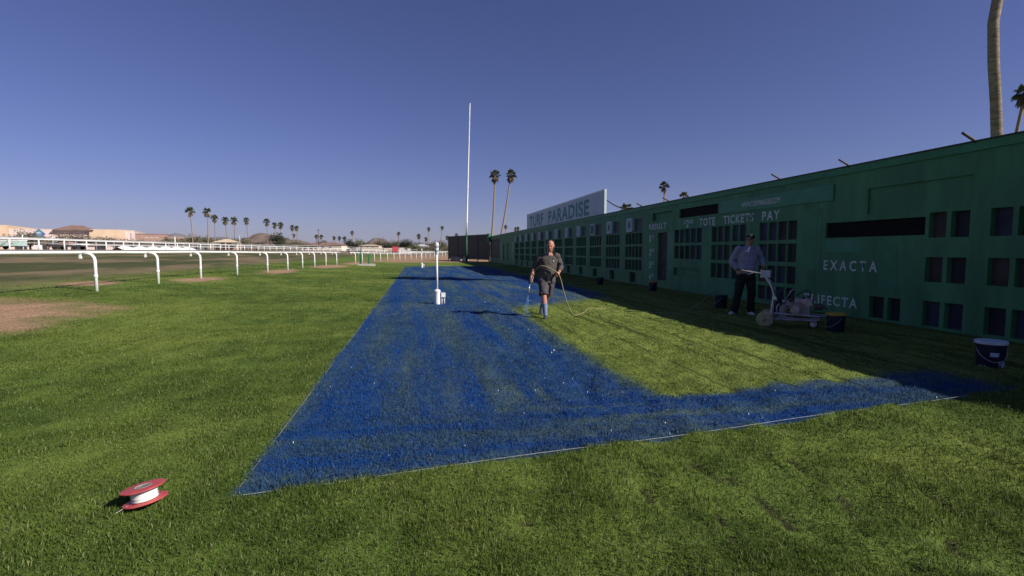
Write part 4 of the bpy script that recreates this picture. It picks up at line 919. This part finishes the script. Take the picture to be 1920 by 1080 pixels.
belt([(-90.9, 210.1, 6.6), (-87.6, 209.5, 7.0), (-88.7, 219.9, 7.5), (-85.4, 219.3, 7.5), (-84, 224.1, 7.2), (-81.7, 228.8, 7.4), (-80.3, 233.6, 7.7), (-75.9, 232.8, 6.8), (-72.6, 232.2, 6.6), (-67, 231.1, 6.6), (-63.7, 230.5, 6.2), (-58.7, 244.8, 5.8), (-55.9, 249.4, 6.3), (-52.6, 253.9, 6.0), (-49, 253.2, 5.0)],
     'olive desert tree in the belt behind the open pavilion', 'desert trees behind the pavilion', (0, 3, 1, 0), 1.15)
tree(-60.8, 240.2, 7.6, 2, 'dark rounded tree standing before the bare brown hill')
belt([(-67.9 + 4.09 * k, 378.8 - .76 * k, random.uniform(6, 9.5)) for k in range(22)], 'tiny dark tree in the far line behind the long cream wall', 'far dark tree line', (2, 0, 2))
belt([(-2.2 + 2.1 * k, 262 + (k % 3) * 9, random.uniform(3.6, 5.2)) for k in range(11)], 'low grey green bush beyond the rails beside the red truck', 'bushes beyond the rails', (0, 3), 1.3)
L3 = 'tiny far palm standing above the distant tree line'; G3 = 'far palms above the tree line'
for (x, y, z) in ((-90, 400, 13), (-73, 395, 12), (-70, 396, 12), (-60, 390, 11), (-46, 380, 14.5), (-52, 385, 10.5), (-13.5, 380, 14), (1, 370, 12), (6, 372, 10), (21, 368, 11), (-57, 395, 11), (27.5, 366, 12.5)):
    palm((x, y, 0), (x, y, z), L3, random.uniform(1.3, 1.8), .22, .18, G3)

# ------------------------------------------------------------------ buildings
def bld(name, label, x, y, rz=rad(19.9)): return thing(name, label, 'building', (x, y, 1.6), rz)
w = bld('warehouse', 'long pale pink warehouse store with blue diamond sign and tan blocks', -140.5, 207.15)
MB().bbox(0, 35.6, 0, 40, -2, 7.4).build('main_wall', 'wall_pink', w); MB().bbox(-24, 0.2, -1.5, 38, -2, 8.7).build('tan_block', 'wall_tan', w)
MB().bbox(22.2, 32.7, -1.2, 20, 3.4, 7.75).build('tan_band', 'wall_tan', w); MB().bbox(-.05, 35.65, -.05, 40.05, 7.402, 7.62).build('parapet', 'wall_cream', w)
MB().bbox(12.4, 23.0, -1.5, 10.5, 7.05, 7.35).build('eave', 'white_paint', w)
rf = MB(); rf.add([(11.8, -2, 7.36), (23.6, -2, 7.36), (23.6, 11, 7.36), (11.8, 11, 7.36), (16, 4, 9.25), (19.6, 4, 9.25)], [(0, 1, 5, 4), (1, 2, 5), (2, 3, 4, 5), (3, 0, 4), (3, 2, 1, 0)]); rf.build('hip_roof', 'roof_brown', w)
sg = MB(); sg.box((0, 0, 0), (2.5, .25, 2.5), Matrix.Rotation(PI / 4, 3, 'Y')); s_ = sg.build('diamond_sign', 'logo_blue', w); s_.location = (8.05, -.2, 5.85)
MB().box((0, -.14, 0), (2.05, .03, 2.05), Matrix.Rotation(PI / 4, 3, 'Y')).build('diamond_field', 'logo_teal', s_)
MB().box((0, -.17, -.1), (2.5, .03, .62)).build('name_band', 'logo_blue', s_); MB().box((-.1, -.19, .34), (1.1, .02, .26)).build('logo_stroke', 'logo_white', s_); MB().box((.1, -.19, -.1), (1.6, .02, .10)).build('logo_stroke', 'logo_white', s_)
for x in (1.8, 2.9, 6.0): MB().box((x, -.03, 4.6), (.7, .06, .5)).build('window', 'dark_window', w)
for x in np.arange(-8, 36, 5.5): MB().box((x if x > 1 else x - 2, -1.54 if x < 1 else -.02, 1.2), (3.2, .06, 2.8)).build('shopfront', 'dark_window', w)
b2 = bld('brown_building', 'flat roofed brown building beside the pink warehouse', -106.9, 219.4)
MB().bbox(0, 10.2, 0, 16, -2, 6.15).build('wall', 'wall_brown', b2); MB().bbox(10.2, 17.5, -1, 10, -2, 5.3).build('wing', 'wall_brown', b2); MB().bbox(-.1, 10.3, -.1, 16.1, 6.152, 6.4).build('parapet', 'roof_brown', b2)
MB().bbox(-1.2, -.02, -.4, 1.2, -2, 6.7).build('corner_pier', 'wall_pink', b2)
for x in (11.4, 13.2, 15.0): MB().box((x, -1.03, 3.9), (.9, .06, 1.5)).build('window', 'dark_window', b2)
for x in (3.5, 5.2, 6.8): MB().box((x, -.03, 4.9), (1.1, .05, .25)).build('sign_strip', 'wall_cream', b2)
gz = thing('pavilion', 'open sided pavilion with tan hipped roof under the palms', 'pavilion', (-55.2, 162.8, Z(-55.2, 162.8)), rad(10))
rf = MB(); rf.add([(-3.6, -3, 2.25), (3.6, -3, 2.25), (3.6, 3, 2.25), (-3.6, 3, 2.25), (-.6, 0, 3.25), (.6, 0, 3.25)], [(0, 1, 5, 4), (1, 2, 5), (2, 3, 4, 5), (3, 0, 4), (3, 2, 1, 0)]); rf.build('roof', 'roof_tan', gz)
for x in (-3.2, 0, 3.2):
    for y in (-2.6, 2.6): MB().bbox(x - .12, x + .12, y - .12, y + .12, -.2, 2.25).build('post', 'wall_cream', gz)
MB().bbox(-2.4, 2.4, -.5, .5, .1, .8).build('bench_table', 'wall_brown', gz)
def house(x, y, rz, wd, dp, h, label, wm, rm, rh=1.4):
    t = thing('house', label, 'house', (x, y, Z(x, y)), rz); MB().bbox(-wd / 2, wd / 2, -dp / 2, dp / 2, -1, h).build('wall', wm, t)
    a, b = wd / 2 + .5, dp / 2 + .5; r = MB(); r.add([(-a, -b, h), (a, -b, h), (a, b, h), (-a, b, h), (-a + b, 0, h + rh), (a - b, 0, h + rh)], [(0, 1, 5, 4), (1, 2, 5), (2, 3, 4, 5), (3, 0, 4), (3, 2, 1, 0)]); r.build('roof', rm, t)
    for k in range(max(2, int(wd / 4))): MB().box((-wd / 2 + 2 + k * 3.6, -dp / 2 - .03, h * .55), (1.3, .06, 1.1)).build('window', 'dark_window', t)
    return t
house(-44.0, 272, rad(-11), 15, 9, 2.6, 'low cream house with red brown roof beyond the far rail', 'wall_cream', 'roof_brown')
house(-61, 320, rad(-10), 11, 8, 3.0, 'small distant house with brown roof left of the utility pole', 'wall_pink', 'roof_brown')
house(-30, 340, rad(-10), 13, 8, 3.4, 'distant flat looking cream house with tan roof', 'wall_cream', 'roof_tan', .8)
house(2.5, 330, rad(-8), 10, 8, 4.2, 'distant white house with pale roof among the bushes', 'white_paint', 'box_grey', 1.4)
cw = thing('boundary_wall', 'long low cream boundary wall beyond the racetrack', 'wall', (-31.6, 320, 0), rad(-10.5))
for k in range(9): MB().bbox(-34 + k * 7.6, -34 + k * 7.6 + 7.5, -.15, .15, -.5, 3.3 - (.25 if k % 4 == 2 else 0)).build('wall_panel', 'wall_cream', cw)

# ------------------------------------------------------------------ poles
def upole(x, y, h, label, m='wood', arm=True, lamp=False):
    t = thing('utility_pole' if not lamp else 'lamp_post', label, 'pole' if not lamp else 'lamp post', (x, y, Z(x, y)))
    MB().tube([(0, 0, -.3), (0, 0, h)], [.15, .10], 8).build('pole', m, t, True)
    if arm: MB().box((0, 0, h - .5), (1.3, .12, .12)).build('crossarm', m, t); MB().box((.0, 0, h - .1), (.3, .3, .35)).build('transformer', 'hub', t)
    if lamp: MB().box((.3, 0, h + .02), (1.0, .3, .14)).build('lamp_head', 'box_grey', t)
upole(-40.1, 221, 8.7, 'dark utility pole with short crossarm beside the cream house'); upole(-15.3, 236.8, 7.2, 'dark pole in front of the far bare hill', arm=False)
upole(-11, 307, 9.0, 'thin dark pole behind the red truck', lamp=True); upole(-65.6, 154.6, 3.6, 'short white post beyond the rail near the palms', 'white_paint', False)
upole(-58.4, 183.8, 5.0, 'slim grey lamp post behind the pavilion', 'box_grey', False, True); upole(-91.5, 139, 3.6, 'white lamp post before the warehouse', 'white_paint', False, True)

# ------------------------------------------------------------------ vehicles and trackside equipment
def wheels(t, xs, w, r):
    for x in xs:
        for s in (-1, 1):
            o = MB().lathe([(r * .55, -.11), (r * .9, -.12), (r, -.07), (r, .07), (r * .9, .12), (r * .55, .11)], 18, (x, s * w, r), Ry).build('wheel', 'rubber', t, True, 40)
            MB().lathe([(0, -.10), (r * .56, -.09), (r * .56, .09), (0, .10)], 14, (x, s * w, r), Ry).build('rim', 'box_grey', o, True, 40)
def prism(prof, w, name, m, t):
    n = len(prof); mb = MB(); mb.add([(x, -w, z) for x, z in prof] + [(x, w, z) for x, z in prof], [tuple(range(n)), tuple(range(2 * n - 1, n - 1, -1))] + [(i, i + n, (i + 1) % n + n, (i + 1) % n) for i in range(n)]); return mb.build(name, m, t)
def pickup(x, y, rz, label, m):
    t = thing('pickup_truck', label, 'truck', (x, y, Z(x, y)), rz)
    prism([(-2.6, .45), (2.6, .45), (2.65, .75), (2.5, 1.05), (1.35, 1.15), (-2.6, 1.15)], .92, 'body', m, t); prism([(-.55, 1.15), (1.4, 1.15), (.75, 1.75), (-.4, 1.78)], .84, 'cab', m, t)
    for s in (-1, 1): MB().box((.3, s * .845, 1.43), (1.3, .02, .42)).build('side_window', 'glass', t); MB().box((2.6, s * .65, .85), (.06, .3, .18)).build('headlight', 'white_plastic', t)
    wheels(t, (-1.65, 1.7), .80, .38); MB().box((2.68, 0, .55), (.1, 1.7, .2)).build('bumper', 'steel', t); MB().box((-.9, 0, 1.19), (.9, 1.6, .07)).build('bed_rim', m, t); return t
def boxtruck(x, y, rz, label, m, s=1.0):
    t = thing('box_truck', label, 'truck', (x, y, Z(x, y)), rz); MB().bbox(-2.2, 1.3, -1.05, 1.05, .75, 2.75).build('cargo_box', m, t)
    prism([(1.35, .5), (3.0, .5), (3.0, 1.3), (2.6, 2.2), (1.35, 2.25)], .95, 'cab', m, t); MB().box((2.84, 0, 1.75), (.06, 1.6, .62), Matrix.Rotation(rad(-24), 3, 'Y')).build('windscreen', 'glass', t); MB().bbox(-2.2, 2.8, -.5, .5, .4, .74).build('chassis', 'hub', t); wheels(t, (-1.3, 2.2), .85, .42); return t
boxtruck(-8.7, 205, rad(95), 'red box truck parked beyond the far rail', 'truck_red'); pickup(-23.5, 197.6, rad(150), 'dark green pickup truck parked beyond the far rail', 'truck_dark')
for i, (x, y) in enumerate(((-6.1, 204.6), (-3.4, 204.4))):
    t = thing('portable_toilet', 'white portable toilet cabin beside the red truck', 'toilet cabin', (x, y, Z(x, y)), .1 * i, 'toilet cabins beside the red truck')
    MB().bbox(-.6, .6, -.6, .6, 0, 2.15).build('cabin', 'white_plastic' if i == 0 else 'box_grey', t); MB().bbox(-.64, .64, -.64, .64, 2.152, 2.32).build('roof', 'box_grey', t); MB().bbox(-.4, .4, -.63, -.602, .1, 1.95).build('door', 'box_grey', t)
tl = thing('work_trailer', 'mint green and white trackside trailer behind the far rail', 'trailer', (-64.8, 93, Z(-64.8, 93)), rad(5))
MB().bbox(-3.6, 3.4, -1, 1, .55, 1.35).build('body', 'mint', tl); MB().bbox(-3.65, 3.45, -1.03, 1.03, 1.352, 1.5).build('top_rim', 'white_paint', tl); MB().bbox(-3.6, 3.4, -.9, .9, .42, .548).build('chassis', 'hub', tl); wheels(tl, (-.5, .6), .95, .36)
fl = thing('flatbed_trailer', 'dark low flatbed trailer with pale load behind the far rail', 'trailer', (-57.2, 97, Z(-57.2, 97)), rad(-3))
MB().bbox(-3.0, 3.0, -1.1, 1.1, .5, .72).build('deck', 'rod', fl); wheels(fl, (-1.6, 1.4), .95, .34)
for k in range(4): MB().tube([(-2.6, -.6 + .4 * k, .82), (2.7, -.6 + .4 * k, .84 + .03 * k)], .085, 8).build('pipe', 'box_grey', fl, True)
MB().tube([(3.0, 0, .6), (4.2, 0, .5)], .06, 8).build('drawbar', 'rod', fl, True); MB().bbox(-1.0, .4, -.7, .7, .93, 1.25).build('crate', 'wall_brown', fl)
wb = MB().box((0, 0, .35), (.9, .7, .8), taper=.9).build('white_drum', 'white_plastic'); wb.location = (-61, 95.8, Z(-61, 95.8)); tag(wb, 'small white water tank between the two trackside trailers', 'tank')

# ------------------------------------------------------------------ grass
def ell_dirt(x, y):
    k = np.zeros_like(x)
    for (cx, cy, rx, ry) in DIRT: k = np.maximum(k, np.clip(1.15 - np.hypot((x - cx) / rx, (y - cy) / ry), 0, 1) / .6)
    return np.clip(k, 0, 1)
def painted(x, y):
    nl = y - (3.18 + .141 * (x + 1.05)); out = (x > PX0) & (nl > 0) & (x < PX1) & (y < PYF)
    inn = (x > INX + .05) & (nl > INSTRIP) & (y < 10.6 + .75 * x); return out & ~inn
def sample():
    xs = []; ys = []; sc = []
    for (r0, r1, dens, ws) in ((1.7, 3.0, 17000, 1.0), (3.0, 4.5, 11500, 1.15), (4.5, 7, 6200, 1.5), (7, 11, 2700, 2.2), (11, 18, 900, 3.3), (18, 30, 260, 5.0), (30, 48, 80, 7.0)):
        th0, th1 = rad(-44), rad(66); n = int(.5 * (th1 - th0) * (r1 ** 2 - r0 ** 2) * dens)
        r = np.sqrt(RNG.uniform(r0 ** 2, r1 ** 2, n)); th = RNG.uniform(th0, th1, n); x = r * np.sin(th); y = r * np.cos(th)
        keep = (x < 9.2) & (x > -9.6 - RNG.random(n) * 3) & (RNG.random(n) > ell_dirt(x, y) * .93)
        # clumps: thinner in the ruts
        dn = vnoise(x * 6, y * 4, 41) + .6 * vnoise(x * 17, y * 15, 42); keep &= RNG.random(n) < (.80 + dn * .8) * (1 - .85 * ruts(x, y))
        xs.append(x[keep]); ys.append(y[keep]); sc.append(np.full(keep.sum(), ws))
    return np.concatenate(xs), np.concatenate(ys), np.concatenate(sc)
bx, by, bs = sample()
def make_grass(name, mask, label, cat):
    x, y, s = bx[mask], by[mask], bs[mask]; n = len(x); z = zg(x, y)
    tall = .6 + .8 * (vnoise(x * 3.1, y * 2.2, 51) + .5) + .5 * vnoise(x * 9, y * 8, 52)
    mown = np.where((x > 2.3) & (y > 4.6), .75, 1.0) * np.where(np.hypot(x, y) < 4.2, 1.12, 1.0)
    h = RNG.uniform(.011, .031, n) * tall * mown * (1 + .10 * (s - 1)); w = RNG.uniform(.0012, .0026, n) * s
    az = RNG.uniform(0, 2 * PI, n); lean = np.abs(RNG.normal(.55, .35, n)); la = RNG.normal(1.2, 1.3, n) + .8 * vnoise(x * 2, y * 2, 53)
    dx, dy = np.cos(la) * np.sin(lean), np.sin(la) * np.sin(lean); dz = np.cos(lean) * .9 + .1
    tx, ty = np.cos(az), np.sin(az)
    V = np.empty((n, 4, 3), np.float32)
    V[:, 0] = np.stack([x - tx * w * .4, y - ty * w * .4, z - .006], -1)
    mx, my, mz = x + dx * h * .45, y + dy * h * .45, z + dz * h * .62
    V[:, 1] = np.stack([mx + tx * w, my + ty * w, mz], -1); V[:, 3] = np.stack([mx - tx * w, my - ty * w, mz], -1)
    V[:, 2] = np.stack([x + dx * h * 1.15, y + dy * h * 1.15, z + dz * h], -1)
    b = np.arange(n)[:, None] * 4; F = np.concatenate([np.stack([b[:, 0], b[:, 0] + 1, b[:, 0] + 3], -1), np.stack([b[:, 0] + 1, b[:, 0] + 2, b[:, 0] + 3], -1)])
    me = np_mesh(name, V.reshape(-1, 3), F); a = me.attributes.new('rnd', 'FLOAT', 'POINT'); a.data.foreach_set('value', np.repeat(RNG.random(n).astype(np.float32), 4))
    me.materials.append(M['blade']); o = link(name, me); tag(o, label, cat, kind='stuff'); return n
pm = painted(bx, by)
n1 = make_grass('grass', ~pm, 'short green turf grass covering the lawn', 'grass'); n2 = make_grass('painted_grass', pm, 'grass sprayed bright blue in a long block with a cross strip', 'grass')
print('blades', n1, n2)

# ------------------------------------------------------------------ thin desert haze
hz = NT('haze'); hz.t.nodes.remove(hz.b); pv = hz.n('ShaderNodeVolumePrincipled'); pv.inputs['Density'].default_value = 0.00004
pv.inputs['Color'].default_value = (0.58, 0.78, 1.0, 1); pv.inputs['Anisotropy'].default_value = 0.2
hz.t.links.new(pv.outputs[0], hz.t.nodes['Material Output'].inputs['Volume'])
hzo = MB().bbox(-9500, 9500, -100, 9500, -4, 260).build('haze', hz.m); tag(hzo, kind='stuff')
hz.m.cycles.homogeneous_volume = True if hasattr(hz.m.cycles, 'homogeneous_volume') else None
